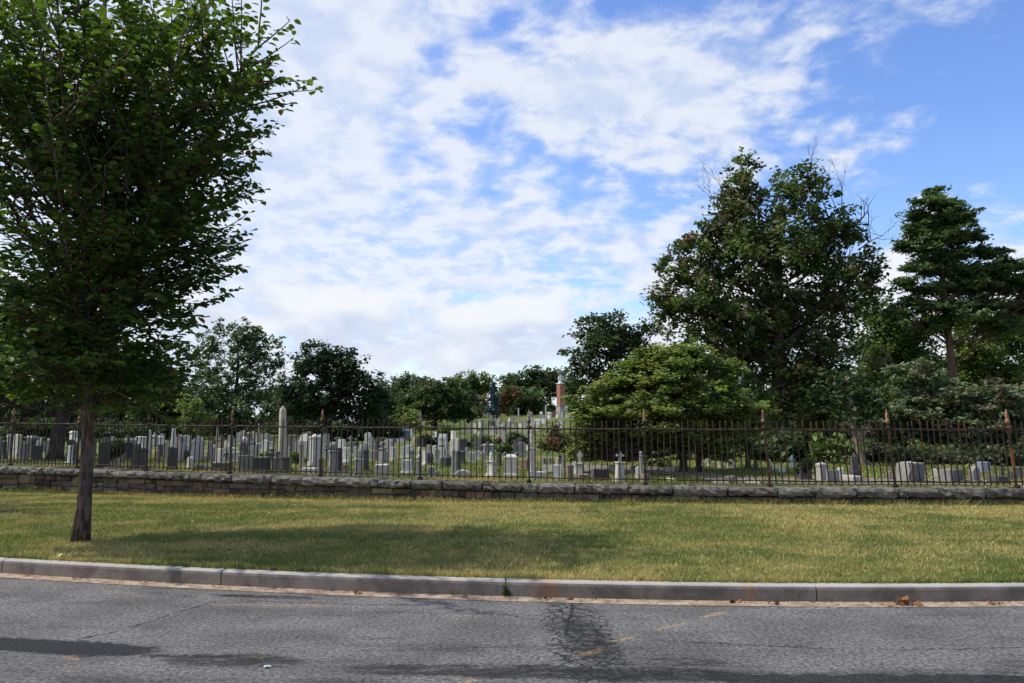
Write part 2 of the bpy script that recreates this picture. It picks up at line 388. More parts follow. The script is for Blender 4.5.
bn = t.n('ShaderNodeTexBrick', {'Vector': t.n('ShaderNodeMapping', {'Vector': p, 'Rotation': (math.pi/2, 0, 0)}).outputs[0], 'Color1': (.36, .11, .06, 1), 'Color2': (.27, .085, .05, 1), 'Mortar': (.42, .36, .3, 1), 'Scale': 2.2, 'Mortar Size': .02})
M_brick = finish(m, t, bn.outputs[0], .9)
M_litter = leafmat('litter', .1, .8, .1)
# ================================================================== ground
def grid_sheet(name, xs, ysf, zf, mat, kind='structure', mat2=None, row2=0):
    V = []; n = None
    for x in xs:
        ys = ysf(x); n = len(ys)
        V += [(x, y, zf(x, y)) for y in ys]
    nx = len(xs); i, j = np.meshgrid(np.arange(nx-1), np.arange(n-1), indexing='ij')
    a = (i*n+j).ravel(); Fc = np.stack([a, a+n, a+n+1, a+1], 1)
    o = link(name, npmesh(name, np.array(V), Fc, smooth=True), mat); o['kind'] = kind
    if mat2:
        o.data.materials.append(mat2); o.data.polygons.foreach_set('material_index', (j.ravel() >= row2).astype(np.int32))
    return o
xs = sorted(set([-1500, -600, -250, -120, -70]+[round(v, 2) for v in np.arange(-44, 44.1, .8)]+[70, 120, 250, 600, 1500]))
def rows_ground(x):
    xc = max(-30, min(30, x)); k = kerb_y(xc); wl = wall_y(xc)
    if x < -30: wl -= .1*(x+30)*0; 
    r = [-1500, -300, -60, -20, -9.3, -9.2, -5.4, -5.35, k-.30, k-.02, k+.02]+[k+(wl-k-.15)*q/12 for q in range(1, 13)]
    r += [wl+.1]+[wl+q for q in (.6, 1.5, 3, 5, 8, 12, 16, 20, 25, 30, 36, 42, 48, 54, 58, 62, 66, 70, 75, 80, 90, 100, 115, 130, 150, 175, 200, 240, 400, 800, 1600)]
    return r
def z_ground(x, y):
    xc = max(-30, min(30, x)); k = kerb_y(xc); wl = wall_y(xc)
    if y < -5.36: return .13 + .0*y
    if y < k: return -.06
    if y <= wl-.1: return lawn_z(xc, y)
    return cem_z(xc, y)
grid_sheet('ground', xs, rows_ground, z_ground, M_turf, mat2=M_green, row2=23)
rx = [round(v, 2) for v in np.arange(-60, 60.1, .8)]
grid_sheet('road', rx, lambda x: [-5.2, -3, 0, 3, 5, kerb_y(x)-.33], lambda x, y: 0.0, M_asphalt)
grid_sheet('gutter', rx, lambda x: [kerb_y(x)-.345, kerb_y(x)-.28, kerb_y(x)-.16], lambda x, y: .004 if y < kerb_y(x)-.3 else .010, M_gutter)
def kerb_run(name, yf, sgn, joints, xa, xb, gap=.006):
    mb = MB()
    js = [xa]+joints+[xb]
    prof = [(-.155*1, -.1), (-.150, .115), (-.143, .138), (-.125, .150), (0, .150), (0, -.1)]
    for a, b in zip(js[:-1], js[1:]):
        a2, b2 = a+gap, b-gap; n = max(2, int((b2-a2)/.35)); n0 = len(prof)
        vs = []; fs = []
        for i in range(n+1):
            x = a2+(b2-a2)*i/n; y = yf(x)
            vs += [(x, y+sgn*q, z) for q, z in prof]
        for i in range(n):
            for j in range(n0-1): fs.append((i*n0+j, (i+1)*n0+j, (i+1)*n0+j+1, i*n0+j+1))
        fs.append(tuple(range(n0))); fs.append(tuple(reversed([n*n0+j for j in range(n0)])))
        mb.add(vs, fs)
    o = mb.build(name, M_concrete); o['kind'] = 'structure'
    return o
jx = [(px-CX)/F*(kerb_y((px-CX)/F*7.8)-.1) for px in (-330, -170, 7, 229, 506, 806, 1110)]
jx = [j-6 for j in (jx[0]-6, jx[0]-3)]+jx+[jx[-1]+3, jx[-1]+6, jx[-1]+9]
kerb_run('kerb', kerb_y, 1, sorted(jx), -60, 60)
kerb_run('far_kerb', lambda x: -5.35, -1, [float(q) for q in range(-57, 60, 3)], -60, 60)
# grass blades on the verge
def vnoise(x, y, s, seed):
    r = np.random.default_rng(seed); G = r.random((64, 64))
    u = x/s+100; v = y/s+100; i = np.floor(u).astype(int); j = np.floor(v).astype(int); fu = u-i; fv = v-j
    fu = fu*fu*(3-2*fu); fv = fv*fv*(3-2*fv)
    g = lambda a, b: G[a % 64, b % 64]
    return (g(i, j)*(1-fu)+g(i+1, j)*fu)*(1-fv)+(g(i, j+1)*(1-fu)+g(i+1, j+1)*fu)*fv
def grass(name, N, x0, x1, yf0, yf1, zf, h, wd, mat, seed, bias=1.0, label=None, dry=0.0):
    r = np.random.default_rng(seed)
    x = r.uniform(x0, x1, N); tt = r.random(N)**bias
    ya = np.interp(x, np.linspace(x0, x1, 60), [yf0(q) for q in np.linspace(x0, x1, 60)])
    yb = np.interp(x, np.linspace(x0, x1, 60), [yf1(q) for q in np.linspace(x0, x1, 60)])
    y = ya+(yb-ya)*tt
    keep = np.abs(x) < .80*y+5.0
    x, y, tt = x[keep], y[keep], tt[keep]; n = len(x)
    z = np.array([zf(a, b) for a, b in zip(x, y)])
    a = r.uniform(0, 2*np.pi, n); hh = h*r.uniform(.45, 1.35, n)*(1+.5*(vnoise(x, y, .5, 5)-.5)); ww = wd*r.uniform(.7, 1.3, n)*(.6+y/14)
    lean = r.uniform(.2, 1.1, n)*hh; la = r.uniform(0, 2*np.pi, n)
    P = np.stack([x, y, z-.005], 1); D = np.stack([np.cos(a), np.sin(a), 0*a], 1)*ww[:, None]*.5
    T = P+np.stack([np.cos(la)*lean, np.sin(la)*lean, hh], 1)
    V = np.stack([P-D, P+D, T], 1).reshape(-1, 3); Fc = np.arange(n*3).reshape(-1, 3)
    q = .32*vnoise(x, y, 2.3, 1)+.24*vnoise(x*.25, y, .8, 2)+.24*vnoise(x, y, .6, 3)+.2*vnoise(x, y, .17, 4)
    q = np.clip((q-.41)*4.0+dry+.75*np.clip((tt-.45)*1.9, 0, 1)-.20, 0, 1)+r.normal(0, .22, n); q = np.clip(q, 0, 1)[:, None]
    col = (1-q)*np.array([.128, .182, .042])+q*np.array([.50, .425, .16])
    br = r.random(n)[:, None]; col = np.where(br > .93, np.array([[.33, .26, .13]]), col)*r.uniform(.7, 1.25, n)[:, None]
    o = link(name, npmesh(name, V, Fc, np.repeat(col, 3, 0)), mat)
    tag(o, label, 'grass', kind='stuff'); return o
grass('verge_grass', 560000, -20, 20, lambda x: kerb_y(x)+.01, lambda x: wall_y(x)-.24, lawn_z, .042, .009, M_grassblade, 11, 1.35, 'mown patchy green and dry yellow grass between the kerb and the stone wall')
grass('cemetery_grass', 60000, -17, 14, lambda x: wall_y(x)+.22, lambda x: wall_y(x)+12, cem_z, .07, .014, M_grassblade, 12, 1.6, 'sunlit green grass growing among the gravestones behind the iron fence', dry=-.1)
grass('kerb_edge_grass', 20000, -14, 14, lambda x: kerb_y(x)-.02, lambda x: kerb_y(x)+.05, lambda x, y: .146, .06, .010, M_grassblade, 13, 1.0, 'longer grass blades spilling over the back edge of the kerb')
grass('wall_foot_grass', 12000, -20, 20, lambda x: wall_y(x)-.40, lambda x: wall_y(x)-.26, lawn_z, .11, .010, M_grassblade, 14, .7, 'longer uncut grass along the foot of the stone wall', dry=-.2)
# ================================================================== stone wall
wall = empty('stone_wall', (0, wall_y(0), 0), 0, 'low rough stone retaining wall with heavy rock faced coping below the iron fence', 'wall')
def rough_box(cx, cy, cz, lx, ly, lz, rz, amp, seed, col, seg=.09, keep=False):
    r = np.random.default_rng(seed)
    nx = max(3, int(lx/seg)); ny = 4; nz = max(2, int(lz/seg)+1)
    bm = bmesh.new(); bmesh.ops.create_cube(bm, size=1)
    def cut(axis, n):
        for i in range(1, n):
            q = -0.5+i/n; co = [0, 0, 0]; co[axis] = q; no = [0, 0, 0]; no[axis] = 1
            bmesh.ops.bisect_plane(bm, geom=bm.verts[:]+bm.edges[:]+bm.faces[:], plane_co=co, plane_no=no)
    cut(0, nx); cut(1, ny); cut(2, nz)
    ca, sa = math.cos(rz), math.sin(rz); out = []
    for v in bm.verts:
        u = v.co.copy(); ax = Vector((u.x*lx, u.y*ly, u.z*lz))
        e = Vector([r.normal(0, amp*.45), r.normal(0, amp), r.normal(0, amp*.55)])
        if abs(u.y) > .49: ax.y *= 1-.10*(2*u.z)**2*.6
        nedge = sum(1 for q in (u.x, u.y, u.z) if abs(abs(q)-.5) < 1e-4)
        if nedge >= 2: ax.y *= .94; ax.z *= .93; ax.x *= .99
        ax += e
        v.co = Vector((cx+ax.x*ca-ax.y*sa, cy+ax.x*sa+ax.y*ca, cz+ax.z))
    bmesh.ops.recalc_face_normals(bm, faces=bm.faces)
    bm.verts.index_update()
    V = [tuple(v.co) for v in bm.verts]; Fs = [tuple(v.index for v in f.verts) for f in bm.faces]; bm.free()
    return V, Fs
# masonry: courses of irregular stones in front of a dark mortar core
mas = MB(); pal = [(.20, .155, .125), (.16, .145, .135), (.26, .195, .14), (.14, .13, .125), (.19, .18, .165), (.21, .14, .11), (.24, .20, .15), (.10, .095, .09)]
X = -19.0
xx = np.arange(-26, 16.1, .5)
for a, b in zip(xx[:-1], xx[1:]):
    ya, yb = wall_y(a), wall_y(b); ang = math.atan2(yb-ya, b-a); zt = walltop((a+b)/2)-.19
    mas.box(((a+b)/2, (ya+yb)/2, (zt-.5)/2+.0), (math.hypot(b-a, yb-ya)+.004, .30, zt+.5), ang, (.035, .03, .027))
k = 0
for side in (-1,):
    X = -25.5
    while X < 15.5:
        # a column group of random width, split in one to three courses
        wdt = random.uniform(.22, .6)
        xm = X+wdt/2; zt = walltop(xm)-.20; zb = lawn_w(xm)-.06; H = zt-zb
        nc = max(1, int(round(H/.135))) if random.random() < .8 else max(1, int(H/.2))
        zs = [zb]
        for i in range(nc): zs.append(zb+H*(i+1+random.uniform(-.15, .15)*(i < nc-1))/nc)
        ang = math.atan2(wall_y(xm+.2)-wall_y(xm-.2), .4)
        for i in range(nc):
            parts = [(X, X+wdt)] if random.random() < .6 else [(X, X+wdt*.5), (X+wdt*.5, X+wdt)]
            for a, b in parts:
                k += 1; xm2 = (a+b)/2; cc = random.choice(pal); q = random.uniform(.75, 1.25)
                if 82 < CX+F*xm2/wall_y(xm2) < 100 or random.random() < .03: cc = (.36, .31, .2)
                V, Fs = rough_box(xm2, wall_y(xm2)-.17+random.uniform(-.02, .015), (zs[i]+zs[i+1])/2, (b-a)/math.cos(ang)-.018, .10, zs[i+1]-zs[i]-.016, ang, .013, k, None, .10)
                mas.add(V, Fs, (cc[0]*q*.72, cc[1]*q*.66, cc[2]*q*.58))
        X += wdt
mas.build('masonry', M_rock, wall)
X = -25.6; k = 0; wall_base_y = wall.location.y
cop_breaks = []
while X < 15.5:
    wdt = random.uniform(.72, 1.12); xm = X+wdt/2; ang = math.atan2(wall_y(xm+.3)-wall_y(xm-.3), .6)
    g = random.uniform(.115, .20)
    V, Fs = rough_box(xm, wall_y(xm), walltop(xm)-.095, wdt/math.cos(ang)-.014, random.uniform(.56, .64), random.uniform(.155, .20), ang, .016, 900+k, None, .075)
    mb = MB(); mb.add(V, Fs, (g, g*.91, g*.80)); mb.build('coping_stone', M_rock, wall); X += wdt; k += 1
for ch in [o for o in S.objects if o.parent is wall]:
    ch.matrix_parent_inverse = Matrix.Translation((0, -wall_base_y, 0))
# ================================================================== iron fence
fence = empty('iron_fence', (0, wall_y(0), walltop(0)), 0, 'rusty iron picket fence with spear topped posts standing on the stone wall', 'fence')
INV = Matrix.Translation((0, -wall_y(0), -walltop(0)))
def fixp(o, inv=INV): o.matrix_parent_inverse = inv; return o
def lean(x): return -.066*min(1, max(0, (x-3.2)/2.0))
def fbase(x): return Vector((x, wall_y(x), walltop(x)))
post_x = [p[0] for p in PP]
post_x = [post_x[0]-7.5, post_x[0]-5, post_x[0]-2.5]+post_x+[post_x[-1]+2.5]
def shear(b, ex=0): 
    l = lean(b.x)+ex
    return lambda v: Vector((b.x+v.x+l*v.z, b.y+v.y, b.z+v.z))
rust = [(.20, .085, .04), (.14, .06, .035), (.26, .12, .05)]
for i, x in enumerate(post_x):
    b = fbase(x); f = shear(b, random.uniform(-.01, .01))
    mb = MB(); mb.box((0, 0, .60), (.042, .042, 1.24)); mb.box((0, 0, .03), (.10, .10, .05)); mb.lathe([(.043, 1.19), (.052, 1.205), (.052, 1.23), (.036, 1.245)], n=8)
    mb.v = [f(Vector(v)) for v in mb.v]
    po = fixp(mb.build('post', M_iron, fence)); po.color = (*(rust[i % 3] if x > 4.5 else (.085, .052, .038)), 1)
    mb = MB(); mb.lathe([(.020, 1.246), (.020, 1.285), (.036, 1.305), (.048, 1.345), (.044, 1.375), (.028, 1.40), (.040, 1.43), (.028, 1.50), (.004, 1.60)], n=8)
    mb.v = [f(Vector(v)) for v in mb.v]
    fi = mb.build('finial', M_iron, po, smooth=True); fi.color = (*( (.42, .20, .10) if x > 1 or x < -3 else (.30, .24, .2)), 1)
RT, RB = 1.185, .12
for a, b in zip(post_x[:-1], post_x[1:]):
    for zc, nm, th in ((RT, 'top_rail', .035), (RB, 'bottom_rail', .026)):
        mb = MB(); n = 4
        for q in range(n):
            xa = a+(b-a)*q/n; xb = a+(b-a)*(q+1)/n
            pa = shear(fbase(xa))(Vector((0, 0, zc))); pb = shear(fbase(xb))(Vector((0, 0, zc)))
            sag = -.012*math.sin(math.pi*(q)/n); sag2 = -.012*math.sin(math.pi*(q+1)/n)
            pa.z += sag; pb.z += sag2
            mb.tube([pa, pb], [th/2*1.2]*2, 4)
        o = fixp(mb.build(nm, M_iron, fence)); o.color = (.10, .055, .038, 1)
NP = 18; picks = []
for a, b in zip(post_x[:-1], post_x[1:]):
    for q in range(1, NP+1): picks.append((a+(b-a)*q/(NP+1), random.gauss(0, .011)+(random.uniform(-.05, .05) if random.random() < .05 else 0), random.uniform(-.012, .012)))
def pick_mesh(x, ex, dzr):
    b = fbase(x); f = shear(b, ex); mb = MB()
    top = 1.30+dzr+(.03 if random.random() < .1 else 0)
    mb.box((0, 0, (top+.05)/2), (.021, .021, top-.05)); mb.lathe([(.012, top), (.019, top+.02), (.003, top+.065)], n=4, rot=math.pi/4)
    mb.v = [f(Vector(v)) for v in mb.v]; return mb
picks.sort(key=lambda p: -p[0])
vis = [p for p in picks if p[0]/wall_y(p[0]) < .67]
rest = [p for p in picks if p[0]/wall_y(p[0]) >= .67]+vis[100:]
for p_ in vis[:100]:
    o = fixp(pick_mesh(*p_).build('picket', M_iron, fence)); q = random.random(); o.color = (.075+.06*q, .048+.015*q, .038, 1)
mb = MB()
for p_ in rest:
    m2 = pick_mesh(*p_); bse = len(mb.v); mb.v += m2.v; mb.c += m2.c; mb.f += [tuple(bse+i for i in f) for f in m2.f]
o = fixp(mb.build('pickets', M_iron, fence)); o['kind'] = 'stuff'; o.color = (.10, .06, .042, 1)
pts_c = [onground(650, 470), onground(700, 476), onground(740, 480), onground(775, 482)]
def path():
    L = [(p.x, p.y) for p in pts_c if p is not None]; L = [(L[0][0]-3.0, L[0][1]+.7)]+L+[(L[-1][0]+6, L[-1][1]-.4)]
    P2 = []
    for a, b in zip(L[:-1], L[1:]):
        for i in range(8): P2.append((a[0]+(b[0]-a[0])*i/8, a[1]+(b[1]-a[1])*i/8))
    V = []; n = 7
    for x, y in P2:
        for j in range(n):
            yy = y+(j/(n-1)-.5)*(3.4 if y > 19 else 1.6); V.append((x, yy, cem_z(x, yy)+.025))
    Fc = [(i*n+j, (i+1)*n+j, (i+1)*n+j+1, i*n+j+1) for i in range(len(P2)-1) for j in range(n-1)]
    m, t = newmat('gravel_path'); p = pos(t); n1 = t.noise(p, 2, 5, .7); n2 = t.noise(p, 40, 3, .8)
    c = mul(t, t.mix(n1, (.15, .125, .115), (.23, .20, .185)), grey(t, n2, .7, 1.3)); finish(m, t, c, .95)
    o = link('path', npmesh('path', np.array(V), np.array(Fc), smooth=True), m); o['kind'] = 'structure'
path()
# ================================================================== gravestones
GS = []   # records for labels
TONES = {'white': (.68, .655, .60), 'pale': (.46, .435, .39), 'grey': (.27, .255, .235), 'dark': (.085, .082, .080), 'brown': (.22, .165, .125), 'buff': (.42, .37, .27), 'red': (.28, .09, .06), 'blue': (.20, .23, .30)}
TW = {'white': 'white', 'pale': 'pale grey', 'grey': 'mid grey', 'dark': 'dark granite', 'brown': 'brown', 'buff': 'buff', 'red': 'red', 'blue': 'bluish grey'}
KW = {'round': 'round topped headstone', 'flat': 'flat topped headstone', 'arch': 'serpentine topped headstone', 'gothic': 'pointed headstone', 'block': 'low block gravestone', 'pillar': 'capped square pillar',
      'pyr': 'pillar with a pyramid cap', 'obelisk': 'obelisk', 'cross': 'cross on a pedestal', 'ball': 'pillar topped by a ball', 'urn': 'pedestal with a stone urn', 'celtic': 'wheel cross monument', 'statue': 'statue on a pedestal',
      'marker': 'low flat grave marker', 'die': 'broad corniced monument', 'dome': 'low round backed gravestone', 'mausoleum': 'small gabled mausoleum', 'rough': 'rough slab headstone', 'tablet': 'arched tablet on a white base', 'twin': 'two balled monument'}
CAT = {'round': 'headstone', 'flat': 'headstone', 'arch': 'headstone', 'gothic': 'headstone', 'rough': 'headstone', 'block': 'gravestone', 'dome': 'gravestone', 'marker': 'grave marker', 'mausoleum': 'mausoleum', 'tablet': 'headstone', 'cross': 'cross', 'celtic': 'cross', 'obelisk': 'obelisk'}
NMS = {'round': 'headstone', 'flat': 'headstone', 'arch': 'headstone', 'gothic': 'headstone', 'rough': 'headstone', 'block': 'block_gravestone', 'dome': 'block_gravestone', 'marker': 'grave_marker', 'mausoleum': 'mausoleum', 'tablet': 'tablet_headstone',
       'cross': 'pedestal_cross', 'celtic': 'wheel_cross', 'obelisk': 'obelisk', 'pillar': 'pillar_monument', 'pyr': 'pillar_monument', 'ball': 'pillar_monument', 'urn': 'urn_monument', 'statue': 'statue_monument', 'die': 'die_monument', 'twin': 'die_monument'}
def arcpts(w_, z0, z1, kind):
    h = w_/2
    if kind == 'round': return [(-h, z0), (h, z0)]+[(h*math.cos(a), z1-h*.75+h*.75*math.sin(a)) for a in np.linspace(0, math.pi, 11)]
    if kind == 'gothic': return [(-h, z0), (h, z0), (h, z1-h*.8), (h*.62, z1-h*.38), (0, z1), (-h*.62, z1-h*.38), (-h, z1-h*.8)]
    if kind == 'arch': return [(-h, z0), (h, z0), (h, z1-h*.30), (h*.8, z1-h*.28), (h*.5, z1-h*.08), (0, z1), (-h*.5, z1-h*.08), (-h*.8, z1-h*.28), (-h, z1-h*.30)]
    return [(-h, z0), (h, z0), (h, z1), (-h, z1)]
def gravestone(px, top, bot, wpx, kind, tone, yaw=None, Y=None, thick=None, tilt=0, lab=None):
    """stand a monument where the sight line through its foot meets the ground"""
    if Y is None:
        g = onground(px, bot)
        wl = wall_y((px-CX)/F*18)
        if g is None or g.y < wl+1.0: Y = wl+.9+(abs(hash_(px*7+top)) % 100)/100*.9
        else: Y = g.y
    P = at(px, bot, Y); x = P.x; zg = cem_z(x, Y); T = at(px, top, Y)
    H = max(.07 if kind == 'marker' else .15, T.z-zg); Wd = max(.07, wpx*Y/F)
    if yaw is None: yaw = random.uniform(-.65, -.02)
    root = empty(NMS[kind], (x, Y, zg-.02), yaw); root.rotation_euler.y = tilt+random.gauss(0, .022); root.rotation_euler.x = random.gauss(0, .02)
    col = TONES[tone]; q = random.uniform(.85, 1.15); col = (col[0]*q, col[1]*q, col[2]*q, 1)
    parts = []
    def P_(nm, mb, c=None, smooth=False, bevel=0):
        o = mb.build(nm, M_grave, root, smooth=smooth, bevel=bevel, usecol=False); o.color = c or col; parts.append(o); return o
    sm = Y > 34
    bev = 0 if sm else .012
    if kind in ('round', 'flat', 'arch', 'gothic'):
        hb = min(.22, H*.2); th = thick or min(.34, max(.12, Wd*.28))
        mb = MB(); mb.box((0, 0, hb/2), (Wd*1.12, th*1.7, hb)); P_('base', mb, bevel=bev)
        mb = MB(); mb.prism(arcpts(Wd*.94, hb, H, kind), -th/2, th/2); P_('tablet', mb, bevel=bev)
    elif kind == 'rough':
        th = thick or .35
        mb = MB(); V, Fs = rough_box(0, 0, H/2, Wd, th, H, 0, .014, int(px), None, .16); mb.add(V, Fs); P_('slab', mb)
        mb = MB(); mb.box((0, -th/2-.022, H*.55), (Wd*.80, .022, H*.72)); P_('polished_face', mb, (col[0]*.55, col[1]*.56, col[2]*.6, 1))
    elif kind == 'block':
        th = thick or .4; hb = min(.14, H*.22)
        mb = MB(); mb.box((0, 0, hb/2), (Wd*1.08, th*1.25, hb)); P_('base', mb, bevel=bev)
        mb = MB(); mb.box((0, 0, (H+hb)/2), (Wd*.97, th, H-hb), taper=.96); P_('die', mb, bevel=bev)
    elif kind == 'dome':
        mb = MB(); mb.prism(arcpts(Wd, .0, H, 'round'), -.22, .22); P_('stone', mb, bevel=bev)
    elif kind == 'marker':
        mb = MB(); mb.box((0, 0, H/2), (Wd, .5, H), taper=.9); P_('stone', mb, bevel=bev)
    elif kind in ('pillar', 'pyr', 'ball', 'urn', 'statue', 'obelisk', 'cross', 'celtic'):
        bw = Wd*1.35; h1 = H*.10; h2 = H*.07
        mb = MB(); mb.box((0, 0, h1/2), (bw, bw, h1)); mb.box((0, 0, h1+h2/2), (bw*.86, bw*.86, h2)); P_('base', mb, bevel=bev)
        z = h1+h2
        if kind in ('pillar', 'pyr'):
            zc = H-(.55*Wd if kind == 'pyr' else .16*H)
            mb = MB(); mb.box((0, 0, (z+zc)/2), (Wd*.92, Wd*.92, zc-z), taper=.97); P_('shaft', mb, bevel=bev)
            mb = MB()
            if kind == 'pyr': mb.box((0, 0, zc+.03), (Wd*1.02, Wd*1.02, .06)); mb.box((0, 0, zc+.06+(H-zc-.06)/2), (Wd*.98, Wd*.98, H-zc-.06), taper=.03)
            else: mb.box((0, 0, zc+(H-zc)*.25), (Wd*1.12, Wd*1.12, (H-zc)*.5)); mb.box((0, 0, zc+(H-zc)*.75), (Wd*.95, Wd*.95, (H-zc)*.5), taper=.7)
            P_('cap', mb, bevel=bev)
        elif kind == 'obelisk':
            z2 = H*.30; mb = MB(); mb.box((0, 0, (z+z2)/2), (Wd*1.16, Wd*1.16, z2-z)); P_('pedestal', mb, bevel=bev)
            mb = MB(); zt = H-.9*Wd*.6; mb.box((0, 0, (z2+zt)/2), (Wd*.86, Wd*.86, zt-z2), taper=.70); mb.box((0, 0, (zt+H)/2+.001), (Wd*.602, Wd*.602, H-zt), taper=.06); P_('shaft', mb)
        else:
            top_h = {'ball': Wd*.95, 'urn': .28*H, 'statue': .36*H, 'cross': .32*H, 'celtic': .42*H}[kind]
            zc = H-top_h
            mb = MB(); mb.box((0, 0, (z+zc-.04)/2), (Wd*.9, Wd*.9, zc-.04-z), taper=.92); mb.box((0, 0, zc-.02), (Wd*1.05, Wd*1.05, .04)); P_('pedestal', mb, bevel=bev)
            mb = MB()
            if kind == 'ball':
                r = Wd*.45; mb.lathe([(r*.5, zc), (r*.45, zc+r*.2)]+[(r*math.sin(a), zc+r*1.1-r*math.cos(a)) for a in np.linspace(.4, math.pi-.01, 9)], n=12); P_('ball', mb, smooth=True)
            elif kind == 'urn':
                r = Wd*.48; mb.lathe([(r*.6, zc), (r*.3, zc+top_h*.2), (r*.8, zc+top_h*.45), (r, zc+top_h*.65), (r*.7, zc+top_h*.78), (r*.85, zc+top_h*.82), (r*.3, zc+top_h*.95), (r*.05, H)], n=12); P_('urn', mb, smooth=True)
            elif kind == 'statue':
                r = Wd*.36; mb.lathe([(r*.95, zc), (r*.85, zc+top_h*.35), (r*.55, zc+top_h*.58), (r*.8, zc+top_h*.72), (r*.3, zc+top_h*.81), (r*.22, zc+top_h*.84), (r*.42, zc+top_h*.92), (r*.1, H)], n=10); P_('figure', mb, smooth=True)
            else:
                t_ = max(.05, Wd*.24); mb.box((0, 0, zc+top_h/2), (t_, t_*.8, top_h)); aw = max(Wd*.95, top_h*.55)
                mb.box((-(aw+t_)/4-.001, 0, zc+top_h*.66), ((aw-t_)/2, t_*.78, t_)); mb.box(((aw+t_)/4+.001, 0, zc+top_h*.66), ((aw-t_)/2, t_*.78, t_))
                o = P_('cross', mb)
                if kind == 'celtic':
                    mb = MB(); n = 20; ro, ri = aw*.40, aw*.27; zc2 = zc+top_h*.66; y_ = t_*.28
                    vs = []; fs = []
                    for i in range(n):
                        a = 2*math.pi*i/n
                        for rr, yy in ((ro, -y_), (ri, -y_), (ri, y_), (ro, y_)): vs.append((rr*math.cos(a), yy, zc2+rr*math.sin(a)))
                    for i in range(n):
                        j = (i+1) % n
                        for k_ in range(4): fs.append((i*4+k_, i*4+(k_+1) % 4, j*4+(k_+1) % 4, j*4+k_))
                    mb.add(vs, fs); P_('ring', mb)
    elif kind in ('die', 'twin'):
        th = min(.6, Wd*.6); hb = H*.2; zc = H*.86 if kind == 'die' else H*.76
        mb = MB(); mb.box((0, 0, hb/2), (Wd*1.0, th*1.3, hb), taper=.94); P_('base', mb, bevel=bev)
        mb = MB(); mb.box((0, 0, (hb+zc)/2), (Wd*.78, th, zc-hb)); P_('die', mb, bevel=bev)
        mb = MB(); mb.box((0, 0, zc+H*.035), (Wd*.98, th*1.2, H*.07)); mb.box((0, 0, zc+H*.105), (Wd*.9, th*1.05, H*.07), taper=.7); P_('cap', mb, bevel=bev)
        if kind == 'twin':
            for s_ in (-1, 1):
                mb = MB(); r = H*.085; mb.lathe([(r*math.sin(a), -r*math.cos(a)) for a in np.linspace(.05, math.pi-.05, 9)], (s_*Wd*.42, 0, zc+H*.07+r*1.05), n=10); P_('ball', mb, (.13, .13, .14, 1), smooth=True)
    elif kind == 'tablet':
        mb = MB(); mb.box((0, 0, H*.2), (Wd, .5, H*.4)); P_('base', mb, (*TONES['white'], 1), bevel=bev)
        mb = MB(); mb.prism(arcpts(Wd*.8, H*.4, H, 'round'), -.12, .12); P_('tablet', mb, bevel=bev)
    elif kind == 'mausoleum':
        Wd = max(Wd, 1.0); dp = Wd*1.2; zc = H*.70
        mb = MB(); mb.box((0, dp/2, zc/2), (Wd, dp, zc)); P_('wall', mb)
        mb = MB(); mb.prism([(-Wd*.56, zc), (Wd*.56, zc), (0, H)], -.1, dp+.1); P_('roof', mb, (col[0]*.7, col[1]*.72, col[2]*.8, 1))
        mb = MB(); mb.box((0, -.02, zc*.4), (Wd*.28, .04, zc*.8)); P_('door', mb, (.03, .035, .05, 1))
    GS.append(dict(o=root, px=px, Y=Y, kind=kind, tone=tone, w=Wd, H=H, lab=lab, top=top))
    return root
def hash_(v): return int(math.sin(v*12.9898)*43758.5453*10)
G = gravestone
near = [  # px, top, foot, width px, kind, tone, yaw, Y, label
 (103,441,472,11,'flat','dark',.1), (135,443,472,8,'flat','dark',-.2), (143,447,472,7,'round','dark',.2), (172,447,473,9,'flat','dark',.1,None),
 (201.5,464,475,13,'dome','dark',0), (222.5,461.5,476,17,'block','dark',.05), (246,454.5,477,16,'flat','grey',.1), (262,456,477,13,'block','dark',0), (276,450,477,8,'urn','grey',.2),
 (286,455,477,7,'pillar','dark',.1), (301.5,440,477,5,'pillar','buff',.2), (310,467,478,15,'block','white',.05), (321,456,479,5,'pillar','brown',.1), (333,441,479,9,'ball','grey',.4),
 (339.5,447,479,5,'flat','dark',.3), (345,464,479,10,'tablet','brown',.1), (358.5,447,480,8,'statue','pale',.2), (382.5,463.5,478,14,'block','pale',.1), (419.5,454,480,6,'ball','pale',.1),
 (431,465.5,480,7,'flat','grey',.1), (437,470,480,3,'marker','grey',0), (453.5,447,480,5,'pillar','pale',.1), (463,469,482,17,'dome','pale',.05), (537,471,484,17,'block','white',.3),
 (557,464,484,8.5,'flat','white',.1), (570.5,463.5,484,8,'die','brown',.15), (583,475,485,11,'block','brown',.1), (600,467.5,485,16,'rough','dark',.1), (619.5,451,485,8.5,'cross','pale',.25),
 (644,473,486,7,'block','brown',.2), (642.3,450.5,485,3.6,'ball','pale',.1), (720,482.5,487,14,'marker','pale',0), (753,484,487,9,'marker','pale',0), (672,481,486,7,'marker','pale',0), (649,481,486,5,'marker','pale',0),
 (822,461,487,8,'pyr','pale',.3), (833,469,487,12,'flat','grey',.1), (911,461,487,21,'rough','grey',.38), (951,468,487,18,'rough','grey',.40), (975,465,487,12,'gothic','grey',.5),
 (986,480,487,5,'marker','white',0), (998,475,486,12,'block','dark',.1), (366,448,472,6,'pillar','dark',.2), (109,470,473,5,'marker','buff',0), (533,429,482,6.5,'statue','pale',.3),
]
for r in near:
    px, top, foot, wpx, kind, tone, yaw = r[:7]
    G(px, top, foot, wpx, kind, tone, yaw)
